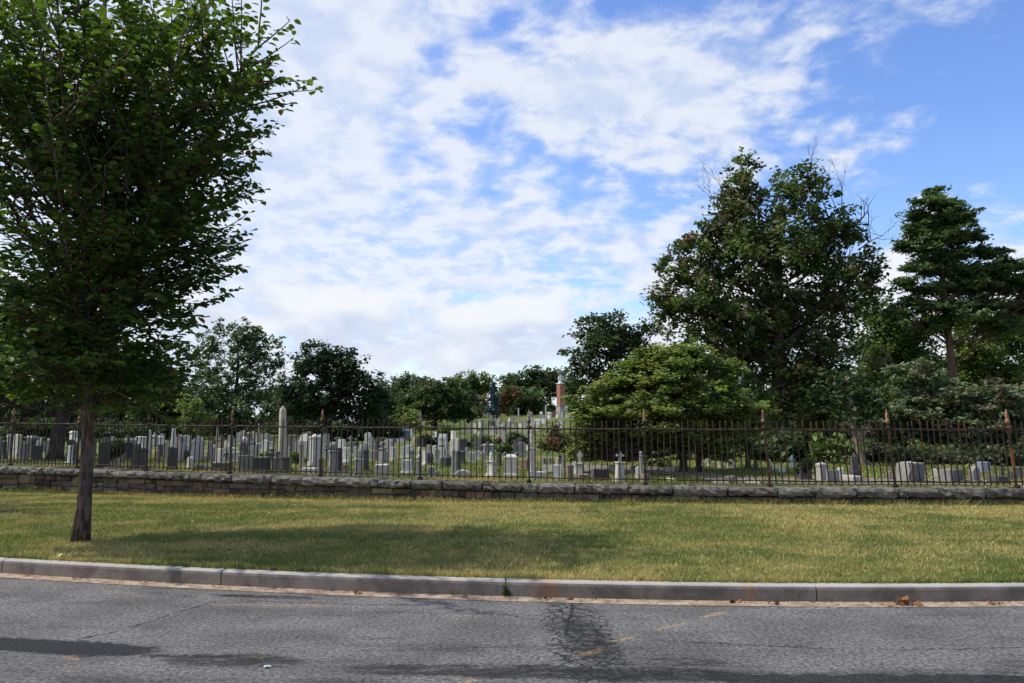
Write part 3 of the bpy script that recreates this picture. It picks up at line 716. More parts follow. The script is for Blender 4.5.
# landmark stones with their own words
G(281, 404.5, 473, 8.5, 'obelisk', 'buff', .62, Y=21.5, lab='tall buff obelisk rising above the fence rail, left of the centre')
G(314.5, 433, 468, 9.0, 'pyr', 'pale', .70, Y=24.0, lab='tall square pale pillar with a pyramid cap, half lit, right of the tall obelisk')
G(855, 452, 478, 7, 'obelisk', 'dark', .3, Y=19.5, lab='polished black obelisk left of the rusty leaning trunk')
G(852.5, 476, 487, 13, 'block', 'pale', .3, Y=18.3, lab='pale stepped block in front of the polished black obelisk')
mid = [
 (2,441,459,8,'flat','dark'), (9,434,452,4,'pillar','pale'), (18,440,455,5,'round','pale'), (23,443,461,6,'flat','grey'), (31,438,458,8,'flat','dark'), (37,445,460,8,'flat','dark'), (48,438,459,4,'pillar','pale'), (52,441,458,4,'round','white'),
 (69,445,465,4,'flat','white'), (75,443,464,6,'flat','dark'), (141,436,447,10,'die','white'), (155,432,445,5,'celtic','grey'), (161,433,446,5,'flat','grey'), (148.5,429,456,3,'obelisk','pale'),
 (165,440,464,3.5,'pillar','buff'), (157,449,464,4,'flat','brown'), (160,444,458,5,'flat','dark'), (173,427,452,4.5,'obelisk','white'), (178.5,443,458,4.5,'flat','white'), (182,442,461,5,'round','pale'), (186,450,461,8,'round','dark'), (194,439,462,5,'pillar','pale'),
 (190,456,468,6,'round','pale'), (209,441,460,5,'round','grey'), (213,447,464,4,'flat','grey'), (219,448,465,8,'flat','pale'), (217,425,444,2.5,'obelisk','pale'), (221,434,448,6,'statue','brown'), (226,440,452,3.5,'round','white'), (236,451,462,7,'flat','pale'), (231,452,462,4,'round','buff'),
 (244,436,456,7,'ball','white'), (252,441,456,7,'flat','blue'), (258,423,452,4.5,'cross','buff'), (243,430,442,4,'round','pale'), (253,431,442,4,'arch','grey'), (261,433,443,3.5,'flat','pale'), (265,430,441,3,'round','pale'), (269,429,441,3,'flat','pale'), (272,441,453,4,'urn','pale'), (248,432,442,3,'round','white'),
 (238,432,444,5,'arch','grey'), (288,434,446,4,'cross','grey'), (294,437,450,5,'flat','dark'), (295.5,444,452,3,'round','buff'), (289,446,456,5,'flat','grey'), (306,440,462,5,'flat','pale'), (326,443,460,4,'urn','grey'), (327,437,450,4,'cross','pale'), (340,441,456,4,'cross','grey'), (346,447,463,6,'flat','white'), (350,435,453,5,'celtic','grey'),
 (356,437,452,5,'cross','dark'), (356,446,462,5,'flat','grey'), (362,445,458,4,'flat','pale'), (365,442,455,3,'round','pale'), (372,450,461,4.5,'flat','pale'), (377.5,450,462,5,'round','brown'), (382,441,464,7,'urn','grey'), (386,450,462,4,'round','pale'), (374,443,455,5,'arch','grey'),
 (393,446,461,5.5,'round','white'), (403,446,459,4,'round','pale'), (408.5,445,458,5,'flat','white'), (406.5,459,474,10,'flat','white'), (411.5,448,470,4,'pillar','grey'), (425.5,450.5,465,5,'flat','white'), (420,446,458,4,'ball','white'), (430,452,465,5,'round','dark'), (437,448,463,5,'round','pale'), (441,437,459,4.5,'cross','grey'), (442,447,460,6,'flat','pale'),
 (446,456.5,467,7,'block','dark'), (447.5,450,460,4.5,'flat','pale'), (434,445,456,4,'arch','pale'), (429,444,455,4,'flat','grey'), (458,450,470,4,'flat','dark'), (461,450,464,9,'die','dark'), (471.5,451.5,463,6.5,'flat','pale'), (478,450,460,4,'round','pale'), (484,451,461,4,'arch','grey'), (467,447,457,4,'flat','grey'),
 (491,450.5,477,7,'statue','white'), (511,451,478,14,'twin','white'), (499,452,466,4,'round','dark'), (524,458,470,8,'round','brown'), (529,456,468,3.5,'flat','grey'), (543,457,464,5,'flat','grey'), (549,457,464,4,'flat','grey'), (513,445,450,9,'block','blue'), (521,444,452,4,'flat','white'), (528,445,450,5,'block','pale'),
 (564,453,472,4,'gothic','pale'), (580,450.5,478,8,'celtic','pale'), (558,457,470,4,'flat','pale'), (575,461,474,4,'flat','white'), (612,464,472,6,'flat','pale'), (634,465,475,6,'flat','dark'), (638,466,479,4,'round','white'), (652,457,463,2.5,'round','white'), (670,467,472,10,'block','pale'),
 (702,456.5,466,3,'round','white'), (708,458,466,5,'flat','white'), (719.5,460,468,2.8,'round','white'), (729,459.5,468,2,'flat','white'), (732.5,459,468,3.5,'flat','white'), (756,460,471,5,'urn','dark'), (769,458,468,3.5,'gothic','buff'), (774,465.5,471,4.5,'round','white'), (781,465.5,472,6,'dome','white'), (793,454,467,5,'statue','blue'),
 (841,467,478,5,'flat','white'), (730,476,482,8,'block','brown'), (925,467,477,2.6,'flat','pale'), (935,468,478,5.5,'round','white'), (984,461,472,9,'block','blue'), (1003,463,477,4,'urn','dark'), (1018,466,478,9,'block','dark'), (1013,470,480,5,'flat','dark'), (889,470,480,4,'flat','grey'),
 (395,427,440,9,'mausoleum','blue'), (403,429,438,5,'flat','white'), (408.5,429,437,4,'round','white'), (412,429,436,2,'obelisk','pale'), (414,436,442,4,'round','buff'), (392,438,443,9,'block','blue'), (401,438,443,8,'block','pale'),
]
for r in mid: G(*r)
hill = [(469,424,433,2,'round','pale'),(475,423,433,4,'flat','white'),(480,421.5,429,3,'round','white'),(483,424,429,2.4,'flat','pale'),(487.5,414,429,1.3,'obelisk','grey'),(491.5,421,425,5,'block','dark'),(495,425,434,5,'flat','grey'),(500,424,432,3,'round','grey'),(504,422,429,3,'flat','pale'),
 (509,421.5,428,4,'arch','white'),(513,424,429,2.5,'round','pale'),(518.5,407.5,427,1.8,'obelisk','pale'),(521,423,429.5,4,'flat','white'),(526,421.5,427,3,'round','brown'),(531,417,422,2.4,'flat','pale'),(541.5,411.5,423,3.6,'ball','white'),(546,405,423,1.8,'obelisk','pale'),(553,412,417,6,'block','red'),
 (567,406,418,3,'pillar','white'),(571.5,405,418,2,'pillar','pale'),(550,414,418,2.4,'round','white'),(557,414,418,2.4,'flat','white'),(535,419,424,2.6,'round','white'),(537,424,431,3,'flat','pale'),(506,428,435,3,'round','white'),(514,430,436,3.5,'flat','pale'),(488,427,434,3,'round','white'),
 (479,431,437,3,'flat','pale'),(472,430,436,2.5,'round','grey'),(545,418,424,2.4,'round','pale'),(499,418,423,2.2,'round','white'),(471,418,424,2.2,'flat','pale'),(463,426,433,2.4,'round','pale'),(530,426,432,3,'round','pale'),(525,431,438,3,'flat','white'),(562,412,419,3,'flat','pale')]
for r in hill: G(*r)
# more rows behind, deterministic scatter between the placed ones
rs = random.Random(5)
for i in range(34):
    px = rs.uniform(463, 566); foot = rs.uniform(416.5, 436); g = onground(px, foot)
    if g is None: continue
    h = rs.uniform(.5, 1.0)*F/g.y; G(px, foot-h, foot, rs.uniform(.3, .6)*F/g.y, rs.choice(['round', 'flat', 'flat', 'pillar', 'arch']), rs.choice(['white', 'white', 'pale', 'white', 'brown', 'grey']))
for i in range(85):
    px = rs.uniform(160, 530); foot = rs.choice([rs.uniform(443, 452), rs.uniform(450, 462)])
    if rs.random() < .25: px = rs.uniform(-10, 160)
    g = onground(px, foot)
    if g is None: continue
    h = rs.uniform(.4, .95)*F/g.y; wpx = rs.uniform(.26, .46)*F/g.y
    G(px, foot-h, foot, wpx, rs.choice(['round', 'flat', 'round', 'arch', 'gothic', 'cross', 'pillar', 'flat', 'obelisk' if rs.random() < .4 else 'flat']), rs.choice(['white', 'pale', 'pale', 'grey', 'grey', 'brown', 'dark', 'white']))
# every label names one stone: look, row, and its count from a landmark that is easy to find
LM = [(60, 'the thick dark tree trunk'), (116, 'the potted round shrub'), (281, 'the tall buff obelisk'), (315, 'the pyramid capped pillar'), (406, 'the wide white slab'), (517, 'the clipped round bush'), (619.5, 'the pedestal cross'), (681, 'the twin dark trunks'), (804, 'the square planter'), (855, 'the black obelisk'), (911, 'the widest grey slab')]
ORD = ['nearest', 'second', 'third', 'fourth', 'fifth', 'sixth', 'seventh', 'eighth', 'ninth', 'tenth', 'eleventh', 'twelfth', 'thirteenth', 'fourteenth']
def rowname(g):
    d = g['Y']-wall_y(g['o'].location.x)
    return 'front row' if d < 3.2 else 'middle rows' if d < 16 else 'back rows' if g['Y'] < 66 else 'hillside rows'
buck = {}
for g in GS:
    o = g['o']; o['category'] = CAT.get(g['kind'], 'monument'); o['group'] = 'gravestones of the cemetery behind the fence'
    if g['lab']: o['label'] = g['lab']; continue
    lmx, lmn = min(LM, key=lambda l: abs(l[0]-g['px']))
    side = 'left' if g['px'] < lmx else 'right'
    buck.setdefault((g['kind'], g['tone'], rowname(g), side, lmn), []).append((abs(g['px']-lmx), g))
for (kd, tn, rw, side, lmn), L in buck.items():
    L.sort(key=lambda q: q[0])
    for i, (_, g) in enumerate(L):
        pre = (ORD[min(i, 13)]+' ') if len(L) > 1 else ''
        g['o']['label'] = f"{pre}{TW[tn]} {KW[kd]}, {rw}, {side} of {lmn}"
for g in GS:
    for kx, ky, lb in ((619.5, 451, 'pale stone cross on a square pedestal, standing alone in front of dark foliage'), (406.5, 459, 'widest white flat slab headstone, left of the middle of the cemetery'), (911, 461, 'widest grey rough edged slab with a bright left edge, at the right'),
                       (951, 468, 'grey rough edged slab leaning right, second widest at the right'), (975, 465, 'grey pointed slab at the far right, its left shoulder sunlit'), (395, 427, 'small bluish mausoleum with a gabled roof below the round green tree'),
                       (511, 451, 'white corniced monument with two dark balls on top'), (642.3, 450.5, 'very slim pale pillar topped by a small ball under the spreading maple')):
        if abs(g['px']-kx) < .1 and abs(g['top']-ky) < .6: g['o']['label'] = lb
# ================================================================== foliage
def rand_dirs(n, r, zb=0.0):
    v = r.normal(size=(n, 3)); v[:, 2] += zb; return v/np.linalg.norm(v, axis=1)[:, None]
def leaf_quads(P, size, cols, r, flat=.5, elong=1.6):
    """one folded leaf per point"""
    n = len(P)
    nrm = rand_dirs(n, r); nrm[:, 2] = np.abs(nrm[:, 2])+flat; nrm /= np.linalg.norm(nrm, axis=1)[:, None]
    t = rand_dirs(n, r); a = np.cross(nrm, t); a /= np.linalg.norm(a, axis=1)[:, None]+1e-9; b = np.cross(nrm, a)
    s = (size*r.uniform(.6, 1.35, n))[:, None]
    A = a*s*.5*elong; B = b*s*.5
    V = np.stack([P-A, P-B*1.0+nrm*s*.12, P+A, P+B*1.0+nrm*s*.12], 1).reshape(-1, 3)
    return V, np.repeat(cols, 4, 0)
def crown_mesh(name, P, size, cols, mat, parent, r, flat=.5, elong=1.5):
    V, cc = leaf_quads(P, size, cols, r, flat, elong)
    return link(name, npmesh(name, V, np.arange(len(V)).reshape(-1, 4), cc), mat, parent)
def limb(mb, a, b, r0, r1, r, wig=.08, n=6, droop=0.0, sides=5):
    a = Vector(a); b = Vector(b); L = (b-a).length; pts = []; rr = []
    o1 = Vector(r.normal(size=3))*L*wig; o2 = Vector(r.normal(size=3))*L*wig
    for i in range(n+1):
        t = i/n; p = a.lerp(b, t)+o1*math.sin(math.pi*t)*.7+o2*math.sin(2*math.pi*t)*.5
        p.z += droop*L*math.sin(math.pi*t)
        pts.append(p); rr.append(r0+(r1-r0)*t)
    mb.tube(pts, rr, sides); return pts
def twigs(mb, p, d, L, rad, depth, r):
    """bare dead branch, forking"""
    p = Vector(p); d = Vector(d).normalized(); n = 4; pts = [p]; 
    for i in range(n):
        d = (d+Vector(r.normal(size=3))*.13+Vector((0, 0, .03))).normalized(); pts.append(pts[-1]+d*L/n)
    mb.tube(pts, [rad*(1-.6*i/n) for i in range(n+1)], 4)
    if depth > 0:
        for i in (2, 3, 4):
            for q in range(2 if i == 4 else 1):
                dd = (d+Vector(r.normal(size=3))*.55).normalized(); twigs(mb, pts[i], dd, L*r.uniform(.45, .7), rad*.5, depth-1, r)
def tree(name, label, basepx, D, lobes, pal, trunk_r, leaf, dens, cr=.5, seed=1, cflat=1.0, shell=2.0, mat=None, bmat=None, lmin=0, group=None, flat=.5, elong=1.5, trunk_top=None, dead=None, cat='tree', trunks=None, per=None, depth_scale=.85, forkz=.3, tip=None, spots=None, cut=0.0, low=None):
    """lobes: (px, py, half width px, half height px[, dY]) of the foliage masses at distance D"""
    r = np.random.default_rng(seed)
    bx = (basepx-CX)/F*D; bz = gz(bx, D); root = empty(name, (bx, D, bz), 0, label, cat, group)
    INVR = Matrix.Translation((-bx, -D, -bz))
    s = D/F; centers = []; allP = []; allC = []; mb = MB(); clumps = []
    for lb in lobes:
        px, py, a, b = lb[:4]; dY = lb[4] if len(lb) > 4 else r.uniform(-.6, .6)*a*s*.6
        c = at(px, py, D+dY); rx, rz = a*s, b*s; ry = max(rx*depth_scale, rz*.6) if cflat < .7 else (rx+rz)/2*depth_scale
        centers.append((c, rx, ry, rz))
        vol = rx*ry*rz; nc = max(4, int(1.75*dens*vol**.72/(cr**1.6)))
        v = rand_dirs(nc, r); rad = r.random(nc)**(1/shell)
        # uneven outline: radius modulated by direction
        mod = 1+.20*np.sin(v[:, 0]*5.1+seed)+.16*np.sin(v[:, 2]*6.3+v[:, 1]*4+seed*2)
        q = v*(rad*mod)[:, None]*np.array([rx, ry, rz])+np.array(c)
        clumps.append(q)
    CL = np.concatenate(clumps)
    if low is not None: CL = CL[CL[:, 2] > bz+low]
    if cut: CL = CL[r.random(len(CL)) > cut]
    m_ = per or max(10, int(4.2*(cr/leaf)**1.7))
    base = np.array([pal[i] for i in r.integers(0, len(pal), len(CL))])*r.uniform(.72, 1.3, len(CL))[:, None]
    k = r.poisson(m_, len(CL))+3
    idx = np.repeat(np.arange(len(CL)), k); n = len(idx)
    crs = (cr*r.uniform(.55, 1.35, len(CL)))[idx]
    off = rand_dirs(n, r)*(r.random(n)**(1/2.1)*crs)[:, None]; off[:, 2] *= .75*cflat
    if cflat < .7: off[:, 2] -= .25*cflat*np.linalg.norm(off[:, :2], axis=1)
    P = CL[idx]+off; cols = base[idx]*r.uniform(.7, 1.35, n)[:, None]*1.45
    if spots: 
        sp_ = r.random(len(CL)) < spots[0]; cols[sp_[idx]] = np.array(spots[1])*r.uniform(.6, 1.3, (sp_[idx].sum(), 1))
    if low is not None: ok = P[:, 2] > bz+low*.8; P, cols = P[ok], cols[ok]
    zt = max(c[2]+rz*.4 for c, rx, ry, rz in centers)
    # trunk and limbs
    stems = trunks or [(basepx, None, trunk_r)]
    main = []
    for sxp, lean_px, tr in stems:
        sb = Vector(((sxp-CX)/F*D, D, 0)); sb.z = gz(sb.x, D)-.1
        top = Vector(at(trunk_top[0], trunk_top[1], D)) if trunk_top and sxp == stems[0][0] else Vector((sb.x+(lean_px or 0)*s, D, sb.z+(zt-sb.z)*(.8 if len(stems) == 1 else .5)))
        pts = []; rr = []; n_ = 12; wob = Vector(r.normal(size=3))*.12*tr*6
        for i in range(n_+1):
            t = i/n_; p = sb.lerp(top, t)+Vector((math.sin(t*5+seed)*wob.x*t, math.sin(t*4)*wob.y*t, 0)); pts.append(p)
            fl = 1+.45*math.exp(-t*22)
            rr.append(tr*fl*(1-.78*t)+.01)
        mb.tube(pts, rr, 9); main.append((pts, rr))
    for c, rx, ry, rz in centers:
        st, sr = min(main, key=lambda m: abs(m[0][0].x-c.x)); 
        tz = c.z-rz*.6-.55*math.hypot(c.x-st[0].x, c.y-st[0].y)
        j = min(range(2, len(st)), key=lambda i: abs(st[i].z-tz)+(5 if st[i].z < st[0].z+forkz*(st[-1].z-st[0].z) else 0))
        pp = limb(mb, st[j], c, sr[j]*.38, sr[j]*.12+.008, r, .07)
        dd = np.linalg.norm(CL-np.array(c), axis=1); near_ = np.argsort(dd)[:60]; pick = r.choice(near_, min(len(near_), 14 if D < 50 else 5), replace=False)
        for q in pick:
            k0 = pp[int(r.integers(2, len(pp)))]; limb(mb, k0, CL[q], sr[j]*.16+.008, .008, r, .06, 4, sides=4)
    if dead:
        for (px, py, ddx, ddz, L, rad, dp) in dead: twigs(mb, at(px, py, D-.3), (ddx, r.uniform(-.2, .2), ddz), L, rad, dp, r)
    t_ = mb.build('trunk', bmat or M_bark, root, smooth=True, usecol=False); t_.matrix_parent_inverse = INVR
    cobj = crown_mesh('crown', P, leaf, cols, mat or M_leaf, root, r, flat, elong); cobj.matrix_parent_inverse = INVR
    return root
DK = [(.030, .050, .018), (.040, .065, .022), (.026, .042, .018), (.052, .078, .026)]
MID = [(.060, .100, .026), (.080, .125, .034), (.048, .082, .024), (.095, .135, .040)]
OAK = [(.048, .080, .024), (.066, .102, .030), (.038, .062, .020), (.088, .105, .040), (.075, .075, .034)]
LIT = [(.105, .145, .038), (.120, .160, .043), (.085, .122, .033), (.135, .160, .050)]
OLV = [(.085, .115, .030), (.095, .120, .034), (.070, .100, .026)]
# big oak
tree('oak_tree', 'tallest dark broadleaf tree with bare dead twigs at its top, right of centre', 778, 34, [
 (768,245,58,50),(745,180,20,30),(742,205,34,26),(795,195,30,30),(812,185,14,18),(822,252,42,46),(700,262,36,34),(676,275,22,22),(672,305,26,22),(700,310,45,34),(848,292,30,40),(868,262,14,22),(762,305,80,55),(726,350,60,40),
 (820,365,52,55),(782,400,70,34),(850,232,14,20),(838,208,10,16),(872,285,14,16),(826,225,20,16),(720,200,8,10),(690,245,20,14),(790,330,60,50),(735,240,36,34),(840,410,38,30),(655,298,12,9),(710,225,16,18)],
 OAK, .36, .135, 4.6, .46, 3, shell=2.6, spots=(.03, (.10, .065, .035)), trunk_top=(776, 210), low=.9, cut=.05,
 dead=[(724,222,-.35,1,1.5,.025,3),(730,205,-.25,1,1.2,.02,3),(735,200,-.5,.9,1.3,.02,2),(842,215,.1,1,1.7,.025,3),(836,208,-.15,1,1.4,.02,2),(846,235,.95,.55,1.7,.05,2),(810,180,.1,1,1.1,.02,2),(858,250,.8,.5,1.6,.03,2),(672,300,-1,.1,.8,.02,2)])
# spreading light green maple, layered
tree('maple_tree', 'spreading light green maple with layered drooping foliage on two dark trunks', 681, 21, [
 (664,352,28,9),(690,350,24,9),(640,364,30,9),(705,362,34,9),(672,368,45,10),(622,378,28,8),(650,384,45,9),(700,384,45,9),(730,374,26,9),(606,392,24,8),(636,400,45,9),(682,402,50,9),(728,396,30,10),(594,406,22,8),(620,416,40,8),
 (665,418,50,9),(712,414,40,9),(742,410,16,9),(588,424,18,8),(578,410,9,8),(600,436,22,9),(642,432,36,7),(690,432,36,8),(730,430,20,10),(582,446,10,10),(592,460,7,8),(706,448,16,11),(722,456,10,8),(640,440,22,8),(612,442,24,8),(655,388,66,24),(650,412,74,20),(705,402,46,28),(612,408,36,20),(592,428,26,16),(735,412,22,22),(668,362,40,16),(665,444,30,8),(690,446,22,8),(586,448,16,14),(574,455,8,10),(712,452,18,12),(600,450,12,9),(572,396,8,5)],
 LIT, .115, .080, 9.5, .26, 8, cflat=.58, shell=1.5, trunks=[(681,0,.115),(696,3,.085)], flat=1.4, elong=1.4, depth_scale=1.0, forkz=.35, low=.3)
tree('small_maple_tree', 'slim maple with drooping pale green foliage, right of the twin trunks', 745.5, 22.5, [(745,408,18,10),(735,422,22,10),(756,424,16,10),(742,438,22,10),(724,444,10,9),(752,450,10,8),(738,392,16,8),(764,408,12,8)],
 LIT, .075, .080, 7.5, .25, 18, cflat=.5, shell=1.6, flat=1.3, forkz=.3, low=.35)
# conifer with horizontal tiers
tree('conifer_tree', 'tall conifer with dark horizontal tiers and a bare reddish trunk, far right', 956, 33, [
 (934,192,12,8),(932,201,24,8),(944,207,22,7),(918,214,16,7),(940,219,30,8),(962,222,18,7),(920,231,22,7),(948,236,34,8),(972,238,18,6),(926,250,20,7),(952,254,32,8),(986,252,24,7),(918,268,18,7),(945,270,30,8),
 (982,270,30,8),(1010,264,16,7),(930,288,24,7),(966,288,32,8),(1004,286,28,9),(1030,290,22,10),(914,300,14,6),(985,304,26,8),(1020,308,26,12),(905,245,14,7),(905,282,14,7),(935,262,26,8),(935,240,26,8),(960,280,24,8),(940,305,30,9),(900,312,20,8),(960,318,34,9),(1000,325,34,10),(925,226,22,7),(958,214,20,7),(995,268,24,9),(930,325,24,8),(1015,280,24,10),(950,306,20,6),(1045,275,20,9)],
 [(.050,.082,.032),(.062,.098,.036),(.075,.115,.042)], .20, .095, 9.0, .33, 21, cflat=.55, shell=1.5, mat=M_needle, bmat=M_bark_red, trunk_top=(936,195), flat=.9, elong=2.4, depth_scale=.9)
# understory on the right
tree('yew_tree', 'drooping grey green evergreen below the conifer, beside its trunk', 925, 28.5, [(925,395,36,20),(900,412,34,18),(948,415,36,20),(925,436,40,16),(895,436,24,14),(870,430,18,18),(958,446,26,14),(905,446,28,12),(930,452,24,8),(915,372,24,14)],
 [(.080,.110,.055),(.095,.120,.065),(.060,.088,.040),(.10,.125,.06)], .12, .09, 7.0, .34, 31, cflat=.6, mat=M_needle, flat=.8, elong=2.2, low=.3, spots=(.04, (.11, .085, .055)))
tree('yew_tree', 'brown tinged evergreen with low branches at the right edge', 1000, 27.5, [(1000,400,34,20),(975,425,30,18),(1010,430,34,20),(990,448,34,12),(1030,410,24,30),(1012,452,24,9),(968,450,16,10),(965,398,24,16)],
 [(.080,.110,.055),(.090,.115,.060),(.060,.088,.040),(.115,.115,.065)], .12, .09, 7.0, .34, 32, cflat=.6, mat=M_needle, flat=.8, elong=2.2, low=.3, spots=(.05, (.12, .085, .055)))
tree('locust_tree', 'light green tree filling the gap between the oak and the conifer', 892, 41, [(880,318,22,18),(898,332,26,22),(872,345,26,22),(905,362,34,24),(878,380,32,26),(918,345,22,20),(900,400,40,25),(865,300,12,12),(925,390,30,24),(925,325,18,14),(895,345,24,20),(925,368,20,20)],
 MID+LIT[:1], .2, .12, 6.5, .48, 33, spots=(.06, (.14, .13, .03)))
tree('locust_tree', 'green tree behind the conifer trunk at the right edge', 990, 43, [(985,345,36,24),(1015,335,34,26),(965,365,30,24),(1000,380,40,26),(950,400,40,25),(1020,405,40,30),(1045,350,40,40),(968,330,18,14),(978,360,22,22),(1015,318,24,14),(985,385,26,22)],
 MID+LIT[:1], .22, .12, 6.5, .48, 34)
for i, (px, w_) in enumerate(((800, 46), (870, 50), (945, 52), (1020, 52), (1090, 50), (735, 40))):
    tree('background_tree', ['dark tree behind the big oak', 'dark tree behind the black obelisk', 'dark tree behind the low evergreens', 'dark tree at the right edge behind everything', 'dark tree beyond the right edge', 'dark tree behind the spreading maple'][i], px, 60+i*2,
         [(px, 395, w_, 34), (px-20, 420, w_*.8, 26), (px+20, 425, w_*.8, 24), (px+5, 440, w_*1.1, 12), (px-25, 443, w_*.8, 9)], DK, .22, .24, 3.4, .75, 40+i, group='dark trees at the back on the right')
tree('background_tree', 'dark lobed tree rising between the brick tower and the maple', 612, 60, [(598,326,20,15),(618,332,26,18),(588,344,20,16),(602,352,30,18),(576,362,10,10),(580,376,16,14),(640,334,12,12),(632,350,30,22),(655,330,14,8),(600,380,34,20),(650,372,30,26),(605,405,34,20)],
     DK, .3, .21, 4.0, .68, 51, spots=(.04, (.05, .07, .05)))
# trees on the left
tree('airy_tree', 'rounded airy green tree with sky showing through it, left', 236, 72, [(236,338,20,18),(255,334,16,12),(214,348,20,18),(262,355,20,20),(202,370,14,18),(235,368,36,22),(274,366,12,16),(225,392,38,18),(262,392,28,18),(250,345,20,15),(222,330,10,8),(280,345,6,8),(240,412,54,16),(215,425,40,12),(262,426,40,12)],
     [(.068,.100,.038),(.082,.116,.044),(.054,.080,.032)], .28, .19, 3.0, .52, 61, shell=2.4, cut=.12)
tree('dark_tree', 'very dark rounded tree right of the airy green tree', 330, 62, [(320,350,15,11),(312,362,20,14),(338,358,18,12),(352,368,18,14),(330,376,34,20),(366,384,16,16),(300,380,18,18),(345,395,40,20),(310,402,32,18),(375,402,14,16),(288,392,10,12),(335,415,54,14),(320,428,50,10),(362,428,36,10),(380,395,8,8)],
     [(.020,.034,.014),(.026,.042,.017),(.032,.050,.020)], .3, .20, 4.4, .60, 62, shell=2.6)
tree('dark_tree', 'thick trunked dark tree behind the young street tree, left', 60, 27.5, [(60,345,70,40),(0,365,60,45),(110,372,55,35),(145,392,40,24),(30,398,60,24),(90,402,60,22),(-50,380,50,50),(60,300,60,40),(10,320,50,40),(0,418,40,12),(110,418,40,9),(168,400,20,16)],
     [(.022,.040,.014),(.030,.052,.018),(.036,.060,.020)], .24, .14, 4.0, .52, 63, shell=2.4, low=2.6)
for i, (px, D, a, b, cy) in enumerate(((-40, 70, 60, 40, 385), (40, 66, 50, 36, 395), (110, 74, 50, 34, 395), (165, 68, 36, 30, 400), (205, 78, 30, 24, 405), (290, 84, 40, 24, 402), (385, 96, 26, 20, 404))):
    tree('background_tree', ['dark tree beyond the left edge', 'dark tree far left behind the thick trunk', 'dark tree at the back, left of the airy tree', 'dark green tree just left of the airy tree', 'dark tree behind the foot of the airy tree', 'dark tree seen between the airy tree and the very dark one', 'dark tree right of the very dark rounded tree'][i],
         px, D, [(px, cy, a, b), (px-a*.4, cy+18, a*.7, b*.6), (px+a*.4, cy+18, a*.7, b*.6), (px-a*.3, 426, a*.9, 13), (px+a*.4, 428, a*.9, 12)], DK, .22, .25, 3.6, .75, 70+i, group='dark trees at the back on the left')
tree('small_tree', 'small yellow green tree behind the headstones, left of the airy tree', 195, 52, [(193,404,12,10),(188,416,14,12),(202,418,12,10),(194,428,16,9)], LIT, .08, .13, 5, .4, 81)
# the distant wood on the hill
wood = [(398,392,22,18,118,DK,'dark tree at the left end of the far wood'),(418,388,18,13,128,DK,'tree behind the round olive tree'),(455,386,14,12,135,MID,'green tree right of the round olive tree'),(472,383,11,10,140,MID,'pale green tree in the dip of the far wood'),(484,384,9,9,140,OLV,'small olive tree beside the blue spruce'),
 (462,402,16,12,112,DK,'dark tree behind the first hillside stones'),(512,384,12,11,135,DK,'dark tree right of the blue spruce'),(532,382,20,15,132,DK,'tall dark tree left of the brick tower'),(550,380,14,12,138,DK,'dark tree touching the brick tower'),(524,402,18,12,118,DK,'dark low tree on the hill crest'),(536,398,12,11,120,MID,'mid green tree at the foot of the brick tower'),
 (572,388,12,14,135,DK,'dark tree right of the brick tower'),(440,400,20,14,120,DK,'dark tree behind the round olive tree, lower'),(500,402,12,12,126,DK,'dark tree behind the orange tree')]
for i, (px, py, a, b, D, pal, lb) in enumerate(wood):
    tree('woodland_tree', lb, px, D, [(px, py, a, b), (px-a*.45, py+b*.5, a*.65, b*.7), (px+a*.45, py+b*.45, a*.65, b*.7), (px, py+b*.9, a, b*.8), (px, 413, a*1.1, 8), (px+a*.2, py-b*.4, a*.5, b*.6)], pal, .3, .34, 3.8, .9, 100+i, group='trees of the far wood')
tree('round_tree', 'rounded olive green tree left of the hillside stones', 436, 84, [(436,394,24,15),(418,402,22,14),(455,404,22,14),(436,410,40,14),(425,388,12,9),(448,388,12,9),(470,414,9,8),(408,414,14,9)], [(.045,.066,.020),(.055,.075,.024),(.038,.056,.018)], .25, .22, 5.4, .65, 90, shell=3)
tree('small_tree', 'bright yellow green bush tree at the left foot of the round olive tree', 408, 76, [(408,416,10,9),(412,426,9,7)], LIT, .08, .2, 4.4, .45, 91)
tree('autumn_tree', 'small tree turning orange at its top, on the hill', 508, 114, [(508,392,9,7),(506,403,10,9),(512,398,9,9)], [(.07,.075,.025),(.06,.07,.022),(.10,.06,.025)], .15, .32, 4.0, .6, 92, spots=(.22, (.16, .06, .02)))
tree('autumn_tree', 'small tan tree left of the blue spruce on the hill', 481, 112, [(481,401,9,8),(477,409,9,8),(486,409,7,8)], [(.13,.11,.06),(.10,.10,.05),(.15,.12,.07)], .15, .32, 4.0, .6, 93)
tree('blue_spruce', 'narrow blue green spruce in front of the far wood', 493.5, 104, [(493.5,385,2.5,5),(493.5,392,4,5),(493.5,399,5,5),(493.5,406,6.5,6),(493.5,413,7,5)], [(.045,.075,.085),(.035,.060,.070),(.06,.09,.10)], .12, .26, 7.0, .4, 94, mat=M_needle)
tree('small_tree', 'small thin tree with olive and reddish leaves, left of the spreading maple', 561, 27, [(556,434,15,8),(545,442,11,8),(566,442,12,9),(554,448,18,8),(552,428,8,5),(574,452,8,6)], [(.085,.095,.028),(.10,.085,.035),(.07,.09,.025)], .06, .085, 4.4, .26, 95, spots=(.12, (.16, .07, .04)))
def bush(label, px, cy, a, b, D, pal, seed, leaf=.12, cr=.2, group=None, cat='bush', name='bush', dens=12):
    g_ = onground(px, cy+b)
    if g_ is not None and g_.y > wall_y(g_.x)+4 and g_.y < 110: D = min(D, g_.y)
    tree(name, label, px, D, [(px, cy, a, b), (px-a*.3, cy+b*.2, a*.7, b*.8), (px+a*.3, cy+b*.2, a*.7, b*.8)], pal, .05, leaf, dens, cr, seed, shell=3.5, group=group, cat=cat)
